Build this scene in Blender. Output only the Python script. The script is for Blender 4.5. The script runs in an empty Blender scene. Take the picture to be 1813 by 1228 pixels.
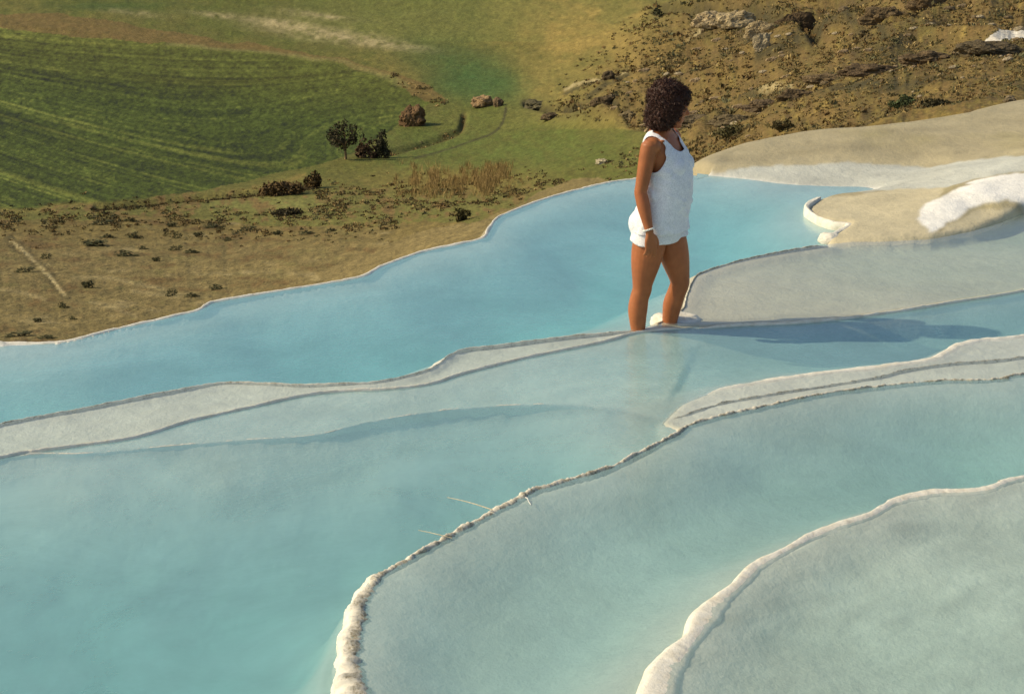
import bpy, bmesh, math, random
import numpy as np
from mathutils import Vector, Matrix
from mathutils.geometry import delaunay_2d_cdt

random.seed(7)
rng = np.random.default_rng(7)
SC = bpy.context.scene
COL = SC.collection

# ------------------------------------------------------------------ camera
W0, H0 = 1813.0, 1228.0
FPX = 2518.0
PITCH = math.radians(19.6)
CAMH = 2.46
CP, SP = math.cos(PITCH), math.sin(PITCH)

def ray(u, v):
    u = np.asarray(u, float); v = np.asarray(v, float)
    rx = u - W0 / 2
    up = H0 / 2 - v
    ry = FPX * CP + up * SP
    rz = -FPX * SP + up * CP
    return rx, ry, rz

def unproj(u, v, z=0.0):
    rx, ry, rz = ray(u, v)
    t = (np.asarray(z, float) - CAMH) / rz
    return np.stack([rx * t, ry * t, CAMH + rz * t], -1)

def unproj_d(u, v, d):
    rx, ry, rz = ray(u, v)
    t = d / np.hypot(rx, ry)
    return np.stack([rx * t, ry * t, CAMH + rz * t], -1)

def proj(p):
    p = np.asarray(p, float)
    x, y, z = p[..., 0], p[..., 1], p[..., 2] - CAMH
    dep = y * CP - z * SP
    up = y * SP + z * CP
    return W0 / 2 + FPX * x / dep, H0 / 2 - FPX * up / dep

# ------------------------------------------------------------------ noise
def _hash(i, j, k, seed):
    h = (i * 374761393 + j * 668265263 + k * 2147483647 + seed * 1274126177) & 0xFFFFFFFF
    h = ((h ^ (h >> 13)) * 1274126177) & 0xFFFFFFFF
    h = ((h ^ (h >> 16)) * 2246822519) & 0xFFFFFFFF
    h = h ^ (h >> 15)
    return (h & 0xFFFFFF).astype(np.float64) / 0xFFFFFF

def vnoise(p, seed=0):
    p = np.asarray(p, float)
    if p.shape[-1] == 2:
        p = np.concatenate([p, np.zeros(p.shape[:-1] + (1,)) + 0.5], -1)
    f = np.floor(p); t = p - f
    i = f.astype(np.int64)
    t = t * t * (3 - 2 * t)
    out = 0
    for a in (0, 1):
        for b in (0, 1):
            for c in (0, 1):
                w = (t[..., 0] if a else 1 - t[..., 0]) * (t[..., 1] if b else 1 - t[..., 1]) * (t[..., 2] if c else 1 - t[..., 2])
                out = out + w * _hash(i[..., 0] + a, i[..., 1] + b, i[..., 2] + c, seed)
    return out

def fbm(p, octv=4, seed=0, gain=0.5):
    p = np.asarray(p, float)
    s, a, tot = 0, 1.0, 0
    for o in range(octv):
        s = s + a * (vnoise(p * (2.03 ** o) + 17.3 * o, seed + o) * 2 - 1)
        tot += a; a *= gain
    return s / tot

def sstep(a, b, x):
    t = np.clip((np.asarray(x, float) - a) / (b - a), 0, 1)
    return t * t * (3 - 2 * t)

# ------------------------------------------------------------------ curve helpers
def catmull(pts, n=10):
    P = np.asarray(pts, float)
    A = np.concatenate([[2 * P[0] - P[1]], P, [2 * P[-1] - P[-2]]])
    out = []
    for k in range(1, len(A) - 2):
        p0, p1, p2, p3 = A[k - 1], A[k], A[k + 1], A[k + 2]
        for s in np.arange(n) / n:
            out.append(0.5 * (2 * p1 + (p2 - p0) * s + (2 * p0 - 5 * p1 + 4 * p2 - p3) * s * s + (3 * p1 - p0 - 3 * p2 + p3) * s ** 3))
    out.append(A[-2])
    return np.array(out)

def resample(P, step):
    d = np.concatenate([[0], np.cumsum(np.linalg.norm(np.diff(P[:, :2], axis=0), axis=1))])
    n = max(4, int(d[-1] / step))
    s = np.linspace(0, d[-1], n)
    return np.stack([np.interp(s, d, P[:, k]) for k in range(P.shape[1])], -1), s

def world_curve(px, z, n=8):
    """px: list of (u,v[,extra...]); returns array x,y,extra..."""
    c = catmull(px, n)
    w = unproj(c[:, 0], c[:, 1], z)[:, :2]
    return np.concatenate([w, c[:, 2:]], 1)

def offset_poly(P, o):
    """offset a 2D polyline to its left by o (scalar or array)"""
    T = np.gradient(P, axis=0)
    T /= np.linalg.norm(T, axis=1)[:, None] + 1e-9
    N = np.stack([-T[:, 1], T[:, 0]], -1)
    return P + N * (np.asarray(o)[..., None] if np.ndim(o) else o)

def inside(poly, x, y):
    poly = np.asarray(poly, float)
    res = np.zeros(x.shape, bool)
    x0, y0 = poly[:, 0], poly[:, 1]
    x1, y1 = np.roll(x0, -1), np.roll(y0, -1)
    for a, b, c, d in zip(x0, y0, x1, y1):
        if b == d: continue
        cond = ((b > y) != (d > y)) & (x < (c - a) * (y - b) / (d - b) + a)
        res ^= cond
    return res

def dist_line(line, x, y):
    line = np.asarray(line, float)
    best = np.full(x.shape, 1e9)
    for (a, b), (c, d) in zip(line[:-1, :2], line[1:, :2]):
        dx, dy = c - a, d - b
        L = dx * dx + dy * dy + 1e-12
        t = np.clip(((x - a) * dx + (y - b) * dy) / L, 0, 1)
        best = np.minimum(best, (x - a - t * dx) ** 2 + (y - b - t * dy) ** 2)
    return np.sqrt(best)

def rbf(ctrl, scale=1.0):
    C = np.asarray(ctrl, float)
    X, Y = C[:, :2] / scale, C[:, 2]
    D = np.linalg.norm(X[:, None] - X[None], axis=-1)
    m = Y.mean()
    wgt = np.linalg.solve(D + 1e-6 * np.eye(len(C)), Y - m)
    def f(x, y):
        s = np.zeros(np.shape(x)) + m
        for (a, b), w in zip(X, wgt):
            s = s + w * np.hypot(x / scale - a, y / scale - b)
        return np.clip(s, Y.min(), Y.max())
    return f

# ------------------------------------------------------------------ mesh helpers
def mesh_np(name, V, F, mat=None, parent=None, cols=None, smooth=True, attrs=None):
    V = np.asarray(V, np.float32); F = np.asarray(F, np.int32)
    me = bpy.data.meshes.new(name)
    n, k = F.shape
    me.vertices.add(len(V)); me.vertices.foreach_set('co', V.ravel())
    me.loops.add(n * k); me.loops.foreach_set('vertex_index', F.ravel())
    me.polygons.add(n)
    me.polygons.foreach_set('loop_start', np.arange(0, n * k, k, dtype=np.int32))
    me.polygons.foreach_set('loop_total', np.full(n, k, np.int32))
    me.update(calc_edges=True)
    me.polygons.foreach_set('use_smooth', np.full(n, smooth, bool))
    if cols is not None:
        c4 = np.concatenate([np.asarray(cols, np.float32), np.ones((len(V), 1), np.float32)], 1)
        a = me.color_attributes.new('Col', 'FLOAT_COLOR', 'POINT'); a.data.foreach_set('color', c4.ravel())
    for nm, arr in (attrs or {}).items():
        a = me.attributes.new(nm, 'FLOAT', 'POINT'); a.data.foreach_set('value', np.asarray(arr, np.float32))
    o = bpy.data.objects.new(name, me); COL.objects.link(o)
    if mat: me.materials.append(mat)
    if parent: o.parent = parent
    return o

def grid_faces(r, c, flip=False):
    i = np.arange(r * c).reshape(r, c)
    f = np.stack([i[:-1, :-1], i[:-1, 1:], i[1:, 1:], i[1:, :-1]], -1).reshape(-1, 4)
    return f[:, ::-1] if flip else f

def tag(o, label, cat, group=None, kind=None):
    if label: o['label'] = label
    if cat: o['category'] = cat
    if group: o['group'] = group
    if kind: o['kind'] = kind
    return o

# ------------------------------------------------------------------ material helpers
def new_mat(name):
    m = bpy.data.materials.new(name); m.use_nodes = True
    nt = m.node_tree; nt.nodes.clear()
    return m, nt

def N(nt, typ, **kw):
    n = nt.nodes.new(typ)
    for k, v in kw.items():
        if k in n.inputs.keys(): n.inputs[k].default_value = v
        else: setattr(n, k, v)
    return n

def noise_node(nt, scale, detail=4, rough=0.55, vec=None, dist=0.0):
    n = N(nt, 'ShaderNodeTexNoise', Scale=scale, Detail=detail, Roughness=rough, Distortion=dist)
    if vec is not None: nt.links.new(vec, n.inputs['Vector'])
    return n

def ramp(nt, fac, stops):
    r = N(nt, 'ShaderNodeValToRGB')
    el = r.color_ramp.elements
    while len(el) < len(stops): el.new(0.5)
    for e, (p, c) in zip(el, stops):
        e.position = p; e.color = (*c, 1) if len(c) == 3 else c
    nt.links.new(fac, r.inputs['Fac'])
    return r

def mixc(nt, fac, a, b, mode='MIX'):
    m = N(nt, 'ShaderNodeMix', data_type='RGBA', blend_type=mode)
    for s, v in ((m.inputs[0], fac), (m.inputs[6], a), (m.inputs[7], b)):
        if isinstance(v, bpy.types.NodeSocket): nt.links.new(v, s)
        elif isinstance(v, (int, float)): s.default_value = v
        else: s.default_value = (*v, 1)
    return m.outputs[2]

def finish(nt, shader, disp=None):
    out = N(nt, 'ShaderNodeOutputMaterial')
    nt.links.new(shader, out.inputs['Surface'])
    return out

def mat_attr(name, rough=0.85, noises=((30, 0.35),), bump=((40, 0.02),), spec=0.3, sheen=0):
    """vertex-colour albedo broken up by world-space noise, plus noise bump"""
    m, nt = new_mat(name)
    geo = N(nt, 'ShaderNodeNewGeometry')
    at = N(nt, 'ShaderNodeAttribute', attribute_name='Col')
    c = at.outputs['Color']
    for sc, amt in noises:
        n = noise_node(nt, sc, 5, 0.65, geo.outputs['Position'])
        r = ramp(nt, n.outputs['Fac'], [(0.25, (1 - amt,) * 3), (0.75, (1 + amt,) * 3)])
        c = mixc(nt, 1.0, c, r.outputs['Color'], 'MULTIPLY')
    b = N(nt, 'ShaderNodeBsdfPrincipled', Roughness=rough)
    b.inputs['Specular IOR Level'].default_value = spec
    if sheen: b.inputs['Sheen Weight'].default_value = sheen
    nt.links.new(c, b.inputs['Base Color'])
    prev = None
    for sc, d in bump:
        n = noise_node(nt, sc, 5, 0.6, geo.outputs['Position'])
        bp = N(nt, 'ShaderNodeBump', Strength=1.0, Distance=d)
        nt.links.new(n.outputs['Fac'], bp.inputs['Height'])
        if prev: nt.links.new(prev, bp.inputs['Normal'])
        prev = bp.outputs['Normal']
    if prev: nt.links.new(prev, b.inputs['Normal'])
    finish(nt, b.outputs[0])
    return m

# ================================================================== TERRACES
# levels of the water in each pool (metres, camera eye at CAMH)
ZA, ZB, ZG, ZH, ZC, ZD, ZE, ZF = 0.0, 0.060, 0.05, 0.060, 0.05, 0.095, 0.145, 0.066
EXT = 900

C_FAR = [(-900, 640), (-400, 610), (0, 603), (80, 602), (130, 596), (220, 574), (300, 556), (350, 544), (380, 530), (440, 519), (540, 503), (640, 485), (680, 465), (760, 438),
         (820, 426), (858, 415), (868, 400), (885, 380), (920, 365), (960, 350), (1050, 325), (1115, 314), (1180, 309), (1235, 307)]
C_ARIGHT = [(1235, 307), (1290, 313), (1340, 319), (1400, 326), (1470, 330), (1530, 331), (1560, 337), (1520, 341), (1480, 346), (1445, 360), (1424, 378), (1440, 395), (1470, 406), (1502, 411), (1480, 422), (1464, 431)]
C_F = [(1464, 431), (1400, 441), (1330, 455), (1290, 465), (1245, 480), (1226, 492), (1214, 520), (1206, 545), (1185, 562), (1160, 572)]
C_ANEAR = [(1160, 572), (1110, 583), (1000, 594), (880, 609), (825, 615), (795, 626), (765, 648), (730, 660), (680, 671), (640, 675), (540, 678), (440, 675), (380, 676), (300, 690), (150, 720), (0, 748), (-400, 840), (-900, 960)]
C_L2 = [(-900, 1010), (-400, 898), (0, 808), (60, 797), (130, 788), (240, 772), (330, 745), (430, 722), (560, 695), (700, 686), (770, 676), (815, 661), (930, 632), (1070, 603), (1115, 590), (1170, 582), (1240, 577)]
C_L2B = [(1240, 577), (1320, 572), (1400, 569), (1500, 560), (1610, 545), (1700, 530), (1813, 512), (2200, 440), (3000, 300)]
C_L3 = [(-900, 990), (-400, 890), (0, 812), (150, 803), (300, 790), (420, 780), (560, 770), (640, 750), (760, 730), (860, 720), (1000, 715), (1080, 720), (1120, 730), (1165, 742)]
C_GH = [(1165, 738), (1200, 706), (1240, 688), (1275, 676), (1320, 668), (1400, 655), (1480, 645), (1560, 637), (1640, 625), (1670, 612), (1695, 598), (1740, 589), (1813, 582), (2200, 520), (3000, 400)]
C_H2 = [(1175, 744), (1215, 730), (1270, 712), (1330, 700), (1400, 688), (1480, 676), (1560, 662), (1610, 650), (1700, 638), (1813, 628), (2200, 575), (3000, 470)]
C_D = [(580, 1500, .16), (586, 1330, .15), (590, 1228, .118), (595, 1160, .115), (606, 1110, .11), (620, 1072, .10), (636, 1046, .092), (665, 1030, .07), (700, 1013, .06), (745, 985, .05), (800, 950, .046), (870, 905, .05), (905, 886, .046), (940, 868, .038), (1000, 848, .03), (1060, 830, .027),
       (1130, 797, .026), (1180, 772, .026), (1215, 750, .03), (1260, 736, .03), (1350, 716, .03), (1450, 696, .022), (1550, 683, .02), (1650, 673, .02), (1775, 669, .02), (1813, 660, .02), (2200, 605, .02), (3000, 505, .02)]
C_E = [(1020, 1500, .15), (1090, 1330, .13), (1128, 1228, .11), (1140, 1200, .11), (1165, 1172, .10), (1205, 1143, .07), (1215, 1122, .09), (1226, 1100, .10), (1255, 1075, .08), (1286, 1056, .06), (1296, 1040, .08), (1325, 1018, .07), (1370, 998, .045), (1410, 978, .035), (1440, 961, .05), (1480, 944, .055), (1530, 930, .045), (1560, 915, .04), (1572, 904, .06),
       (1610, 892, .07), (1660, 884, .07), (1730, 882, .05), (1770, 872, .03), (1813, 861, .025), (2300, 740, .025), (3200, 610, .025)]

wFAR = world_curve(C_FAR, ZA + .02); wAR = world_curve(C_ARIGHT, ZA)
wF = world_curve(C_F, ZF); wAN = world_curve(C_ANEAR, ZB)
wL2 = world_curve(C_L2, ZG + .01); wL2B = world_curve(C_L2B, ZF)
wL3 = world_curve(C_L3, ZC); wGH = world_curve(C_GH, ZG + .03); wH2 = world_curve(C_H2, ZH + .01)
_cd = catmull(C_D, 8); _cd[:, 2] *= 1 + .45 * sstep(690, 850, _cd[:, 0]) * sstep(1350, 1150, _cd[:, 0]); wD = np.concatenate([unproj(_cd[:, 0], _cd[:, 1], ZC + (ZD - ZC) * sstep(650, 1120, _cd[:, 0]))[:, :2], _cd[:, 2:]], 1); wE = world_curve(C_E, ZD); wE[:, 2] = wE[:, 2] * .80 + .002
xy = lambda a: a[:, :2]
mF, mAN, mL2, mL2B, mGH = offset_poly(xy(wF), .02), offset_poly(xy(wAN), .014), offset_poly(xy(wL2), .016), offset_poly(xy(wL2B), .014), offset_poly(xy(wGH), -.022)
mD, mE = offset_poly(xy(wD), -.42 * wD[:, 2]), offset_poly(xy(wE), -.45 * wE[:, 2])

ext = lambda pts, z: unproj(np.array([p[0] for p in pts], float), np.array([p[1] for p in pts], float), z)[:, :2]
def loop(*parts): return np.concatenate([np.asarray(p) for p in parts])

polyA = loop(offset_poly(xy(wFAR), .016), xy(wAR), mF, mAN)
polyB = loop(mAN, mL2)
polyC = loop(mL2, mL2B, mGH[::-1], mD[::-1][np.linalg.norm(mD[::-1] - mGH[0], axis=1).argmin():], ext([(0, 1900), (-900, 1700)], ZC))
polyH = loop(mGH, mD[::-1][:np.linalg.norm(mD[::-1] - mGH[0], axis=1).argmin()])
polyD = loop(mD, mE[::-1], ext([(800, 1700)], ZD))
polyE = loop(mE, ext([(3600, 1500), (1100, 1800)], ZE))
polyF = loop(mF, mL2[-9:], mL2B, ext([(3000, 235), (2300, 310), (1813, 378), (1770, 395), (1720, 410), (1680, 418), (1640, 424), (1560, 428), (1510, 428)], ZF))

# land heights on the right: control points px + height
land = [(1235, 307, .02), (1290, 312, .01), (1400, 325, .01), (1530, 331, .01), (1400, 296, .05), (1500, 290, .06), (1640, 300, .05), (1290, 305, .03), (1424, 378, .03), (1464, 431, .04),
        (1500, 400, .07), (1560, 380, .08), (1620, 350, .09), (1560, 345, .07), (1640, 420, .08), (1640, 395, .095), (1670, 355, .15), (1720, 328, .20), (1813, 308, .22), (1813, 350, .15), (1760, 355, .15), (1700, 385, .11), (1740, 375, .095), (1813, 374, .10), (1720, 408, .08), (1780, 390, .085), (1813, 384, .08),
        (1700, 295, .16), (1813, 282, .24), (1280, 290, .06), (1400, 240, .12), (1550, 226, .18), (1700, 206, .22), (1813, 182, .26), (2300, 120, .4), (2300, 260, .5), (1500, 262, .12), (1650, 258, .14), (1813, 235, .20), (2200, 430, .12), (1255, 302, .04), (1300, 268, .08)]
lx = np.array([list(unproj(a, b, c)[:2]) + [c] for a, b, c in land])
landz = rbf(lx)

C_RIDGE = [(1235, 307), (1256, 300), (1270, 286), (1300, 268), (1350, 252), (1400, 241), (1470, 232), (1550, 226), (1620, 216), (1700, 206), (1760, 194), (1813, 180), (2300, 90)]
rz = [.03, .04, .05, .08, .10, .12, .15, .18, .20, .22, .24, .26, .4]
wRIDGE = np.concatenate([unproj(np.array([p[0] for p in C_RIDGE], float), np.array([p[1] for p in C_RIDGE], float), np.array(rz))[:, :2]])
wRIDGE = catmull(wRIDGE, 6)
OUTLINE = loop(xy(wFAR), wRIDGE, ext([(3500, 400), (3500, 2500), (906, 4000), (-1700, 2500), (-1700, 700)], 0))
OUTER_LINE = loop(xy(wFAR), wRIDGE)

depthA = rbf([list(unproj(a, b, 0)[:2]) + [c] for a, b, c in [(100, 690, .24), (300, 640, .40), (30, 615, .06), (0, 680, .34), (150, 610, .2), (400, 560, .40), (600, 600, .42), (500, 655, .22), (640, 665, .14), (900, 500, .42), (700, 490, .34), (1000, 420, .36), (1350, 400, .36), (1050, 560, .12), (950, 575, .18), (1250, 345, .26), (1410, 380, .30), (1300, 330, .14), (760, 450, .16), (880, 420, .22), (1000, 350, .20), (1100, 330, .18), (840, 560, .34), (1180, 470, .32), (1400, 332, .12), (1300, 440, .34)]])
depthC = rbf([list(unproj(a, b, ZC)[:2]) + [c] for a, b, c in [(0, 815, .04), (300, 800, .05), (600, 780, .06), (640, 800, .10), (850, 770, .12), (1000, 750, .07), (1110, 745, .012), (1150, 752, .008), (1085, 738, .018), (1140, 734, .010), (1125, 768, .02), (1060, 770, .06), (150, 860, .06), (400, 835, .055), (700, 830, .11), (100, 950, .24), (350, 950, .27), (600, 900, .24), (800, 870, .27), (1000, 800, .16), (700, 980, .27), (500, 1060, .26), (200, 1100, .28), (450, 1200, .17), (560, 1150, .14), (600, 1040, .18), (100, 1220, .22), (-500, 1200, .3), (-300, 900, .15), (1120, 780, .08)]])
depthD = rbf([list(unproj(a, b, ZD)[:2]) + [c] for a, b, c in [(700, 1040, .05), (660, 1150, .06), (760, 1130, .12), (850, 1000, .10), (950, 920, .09), (1000, 1000, .13), (1100, 1100, .14), (1100, 860, .11), (1200, 900, .15), (1350, 950, .15), (1200, 1050, .14), (1100, 1180, .12), (1250, 780, .11), (1350, 790, .18), (1500, 740, .15), (1600, 800, .23), (1700, 760, .26), (1800, 800, .22), (1700, 860, .16), (1813, 680, .10), (1500, 870, .17), (900, 1200, .13), (800, 1400, .15), (2200, 700, .2)]])
depthE = rbf([list(unproj(a, b, ZE)[:2]) + [c] for a, b, c in [(1240, 1180, .04), (1400, 1030, .05), (1600, 960, .05), (1800, 900, .04), (1450, 1100, .08), (1600, 1150, .09), (1750, 1050, .07), (1500, 1220, .10), (1800, 1200, .09), (1300, 1300, .08)]])
_CG = [(0, 815, .04), (300, 800, .05), (600, 780, .06), (640, 800, .10), (850, 770, .12), (1000, 750, .07), (1110, 745, .012), (1150, 752, .008), (1085, 738, .018), (1140, 734, .010), (1125, 768, .02), (1060, 770, .06), (150, 860, .06), (400, 835, .055), (700, 830, .11), (100, 950, .24), (350, 950, .27), (600, 900, .24), (800, 870, .27), (1000, 800, .16), (700, 980, .27), (500, 1060, .26), (200, 1100, .28), (450, 1200, .17), (560, 1150, .14), (600, 1040, .18), (100, 1220, .22), (-500, 1200, .3), (-300, 900, .15), (1100, 800, .09)]
depthG = rbf([list(unproj(a, b, ZG)[:2]) + [c] for a, b, c in [(0, 803, .015), (300, 775, .02), (500, 745, .035), (700, 710, .045), (900, 680, .06), (1000, 650, .06), (1150, 640, .075), (1100, 700, .05), (1200, 600, .06), (1300, 620, .10), (1450, 600, .15), (1600, 585, .16), (1700, 545, .20), (1813, 540, .18), (1600, 610, .10), (1400, 645, .05), (1813, 570, .10), (2200, 480, .15)] + _CG])
depthF = rbf([list(unproj(a, b, ZF)[:2]) + [c] for a, b, c in [(1250, 540, .015), (1300, 500, .02), (1400, 520, .03), (1500, 470, .045), (1600, 460, .06), (1700, 440, .06), (1813, 420, .08), (1600, 520, .03), (1750, 490, .05), (2200, 350, .1)]])
depthB = lambda x, y: np.zeros_like(x) + 0.026
depthH = rbf([list(unproj(a, b, ZH)[:2]) + [c] for a, b, c in [(1200, 735, .015), (1300, 690, .018), (1500, 660, .02), (1700, 610, .014), (1813, 600, .018), (1400, 700, .022), (1600, 668, .03), (1750, 652, .035), (1813, 648, .035), (2200, 580, .03)]])

POOLS = [('A', polyA, ZA, depthA, 0.75), ('B', polyB, ZB, depthB, 0.03), ('C', polyC, ZC, depthG, 0.22),
         ('H', polyH, ZH, depthH, 0.08), ('F', polyF, ZF, depthF, 0.10), ('D', polyD, ZD, depthD, 0.40), ('E', polyE, ZE, depthE, 0.25)]
EDGES = {'A': [wFAR, wAR, mF, mAN], 'B': [mAN, mL2], 'C': [mD, mL2, mL2B, mGH], 'H': [mGH, mD], 'F': [mF, mL2B], 'D': [mD, mE], 'E': [mE]}

WHITE = np.array([.60, .59, .52]); SAND = np.array([.50, .44, .28]); TAN = np.array([.36, .31, .185]); GREY = np.array([.47, .475, .40]); BRIGHT = np.array([.80, .78, .70])

def build_floor():
    us = np.concatenate([np.arange(-1500, -60, 40), np.arange(-60, 1880, 4.0), np.arange(1880, 3400, 40)])
    vs = np.concatenate([np.arange(60, 150, 10), np.arange(150, 440, 1.7), np.arange(440, 700, 2.5), np.arange(700, 1300, 4.0), np.arange(1300, 1600, 20), np.arange(1600, 3600, 120)])
    U, Vv = np.meshgrid(us, vs)
    P = unproj(U, Vv, 0.0)
    x, y = P[..., 0], P[..., 1]
    shp = x.shape
    p2 = np.stack([x, y], -1)
    z = landz(x, y) + 0.016 * fbm(p2 * 3.0, 5, 5, .6) - .04 * (np.abs(fbm(p2 * np.array([1.6, 4.0]), 5, 6)) - .2) + .004 * fbm(p2 * 14, 3, 9)
    # land colour
    du, dv = fbm(p2 * 1.7, 4, 21, .6) * 30, fbm(p2 * 2.1, 4, 22, .6) * 13
    un, vn = proj(np.stack([x, y, z], -1)); ui, vi = un + du, vn + dv
    c = np.zeros(shp + (3,)) + TAN * 1.0
    def m(poly, soft=None):
        return inside(np.array(poly, float), ui, vi)
    rock = fbm(p2 * np.array([1.2, 5.0]), 5, 31)
    c = c * (1 + .34 * rock[..., None]) * (1 - .35 * sstep(.10, .0, np.abs(fbm(p2 * np.array([1.0, 3.6]), 4, 34)))[..., None] * sstep(-.1, .3, fbm(p2 * .8, 3, 35))[..., None])
    c[..., 2] *= 1 - .12 * sstep(0, .5, fbm(p2 * 2, 4, 33))
    beach = m([(1225, 330), (1250, 306), (1300, 300), (1400, 292), (1500, 286), (1580, 288), (1640, 297), (1700, 285), (1813, 272), (2400, 200), (2400, 330), (1813, 300), (1700, 322), (1650, 338), (1540, 336), (1400, 340)])
    c[beach] = (GREY * (1 + .35 * fbm(p2 * np.array([1.5, 5.]), 5, 36))[..., None])[beach]
    pan = m([(1405, 380), (1450, 350), (1545, 338), (1660, 333), (1668, 350), (1650, 425), (1500, 440), (1420, 440)])
    c[pan] = SAND
    bright = m([(1632, 385), (1650, 358), (1690, 330), (1740, 316), (1813, 304), (2400, 240), (2400, 330), (1813, 362), (1770, 356), (1720, 368), (1690, 388), (1640, 412)])
    c[bright] = (BRIGHT * (1 - .22 * sstep(.0, .5, fbm(p2 * np.array([3, 8.]), 4, 37)))[..., None])[bright]
    pan2 = m([(1640, 418), (1690, 390), (1730, 372), (1813, 370), (2400, 330), (2400, 400), (1813, 386), (1720, 425), (1640, 432)])
    c[pan2] = SAND * 1.02
    sp = sstep(.35, .6, fbm(p2 * 9, 3, 41))[..., None]
    c = c * (1 - .25 * sp * (c[..., :1] < .47))
    shallow = np.zeros(shp)
    wFo, wANo = offset_poly(xy(wF), -.06), offset_poly(xy(wAN), -.06)
    mDo = offset_poly(xy(wD), -.42 * wD[:, 2] + (.025 + .42 * wD[:, 2]) * sstep(1120, 1250, proj(np.concatenate([xy(wD), np.full((len(wD), 1), ZD)], 1))[0]))
    FLOORP = {'B': loop(wANo, mL2), 'F': loop(wFo, mL2[-9:], mL2B, polyF[-9:]), 'D': loop(mDo, mE[::-1], ext([(800, 1700)], ZD))}
    SHELF = loop(xy(wL2), xy(wGH)[:3], xy(wL3)[::-1])
    for key, poly, lev, dfun, soft in POOLS:
        msk = inside(FLOORP.get(key, poly), x, y)
        if not msk.any(): continue
        xs, ys = x[msk], y[msk]
        d = np.full(xs.shape, 9.0)
        for e in EDGES[key]: d = np.minimum(d, dist_line(e, xs, ys))
        pp = np.stack([xs, ys], -1)
        dep = dfun(xs, ys) * (0.10 + 0.90 * sstep(0, soft, d))
        rib = np.sin((xs * 5.5 + ys * 9 + 1.2 * fbm(pp * 1.5, 3, 58)) * 6.0) * (.5 + .5 * fbm(pp * 2.5, 3, 59))
        if key == 'C':
            l3 = dist_line(wL3, xs, ys); sh = inside(SHELF, xs, ys)
            cside = (~sh) & (ys < np.interp(xs, wL3[:, 0], wL3[:, 1])) & (xs < wL3[-1, 0])
            dep = np.where(sh, dep * (.45 + .4 * sstep(.6, 1.0, xs)) + 0 * rib, dep)
            dep = np.where(cside, np.maximum(dep, .028 + .04 * sstep(0, .7, l3)) * (1 + .20 * sstep(0.3, 1.2, l3)), dep)
            dep = np.maximum(dep - .012 * np.exp(-(l3 / .03) ** 2), .006)
        if key in 'BF': dep = dep + .003 * rib
        if key == 'H': dep = dep * .5
        dep = dep * (1 + .35 * fbm(pp * np.array([.9, 2.2]), 4, 51)) + .006 * fbm(pp * 5, 3, 52) * sstep(0, .2, d)
        z[msk] = lev - np.maximum(dep, .004)
        base = WHITE if key in 'AC' else (GREY * 1.18 if key in 'HB' else GREY * 1.15)
        if key == 'F': base = GREY * .4 + SAND * .6
        cc = np.zeros(xs.shape + (3,)) + base
        if key == 'A':
            pass
        if key == 'C':
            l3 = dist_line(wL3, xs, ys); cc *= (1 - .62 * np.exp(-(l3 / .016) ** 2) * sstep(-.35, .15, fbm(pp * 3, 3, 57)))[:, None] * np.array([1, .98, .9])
            cc[sh] *= 1.14
        if key in 'EBHC':   # mineral streaks on the shallow floor
            st = fbm(np.stack([xs * 3 + ys * 4.5, ys * 14 - xs * 11], -1), 4, 61)
            cc *= (1 + (.38 if key == 'E' else .22) * st + .10 * fbm(pp * 16, 3, 62))[:, None]
        cc *= (1 + .10 * fbm(pp * 4, 4, 63))[:, None]
        c[msk] = cc
    far = sstep(8.2, 6.4, CAMH / np.tan(PITCH + np.arctan((Vv - H0 / 2) / FPX)) * 0 + (Vv > 640) * 8.2 + (Vv <= 640) * 6.0)
    for it in range(6):
        q = np.pad(z, 1, mode='edge'); zb = (q[:-2, 1:-1] + q[2:, 1:-1] + q[1:-1, :-2] + q[1:-1, 2:] + 2 * z) / 6
        z = zb if it < 2 else z * (1 - far) + zb * far
        if it > 0: continue
        cb = np.pad(c, ((1, 1), (1, 1), (0, 0)), mode='edge'); c = (cb[:-2, 1:-1] + cb[2:, 1:-1] + cb[1:-1, :-2] + cb[1:-1, 2:] + 2 * c) / 6
    out = ~inside(OUTLINE, x, y)
    if out.any():
        do = dist_line(OUTER_LINE, x[out], y[out])
        dF = dist_line(xy(wFAR), x[out], y[out]); lip = sstep(.25, .0, dF - do)
        zl = -.022 - 1.7 * np.maximum(do - .045, 0)
        zr = z[out] - 1.15 * np.where(do < .4, 1.2 * do * do, .96 * do - .192)
        z[out] = zl * lip + zr * (1 - lip)
        c[out] = TAN * .95
    V = np.stack([x, y, z], -1).reshape(-1, 3)
    o = mesh_np('travertine_ground', V, grid_faces(*shp, flip=True), M_FLOOR, cols=c.reshape(-1, 3))
    o['kind'] = 'structure'
    return o

# ------------------------------------------------------------------ materials of the terraces
M_FLOOR = mat_attr('travertine', .8, ((2.5, .10), (7, .07), (26, .07), (90, .06)), ((9, .012), (30, .004), (70, .003)), .25)

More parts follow.
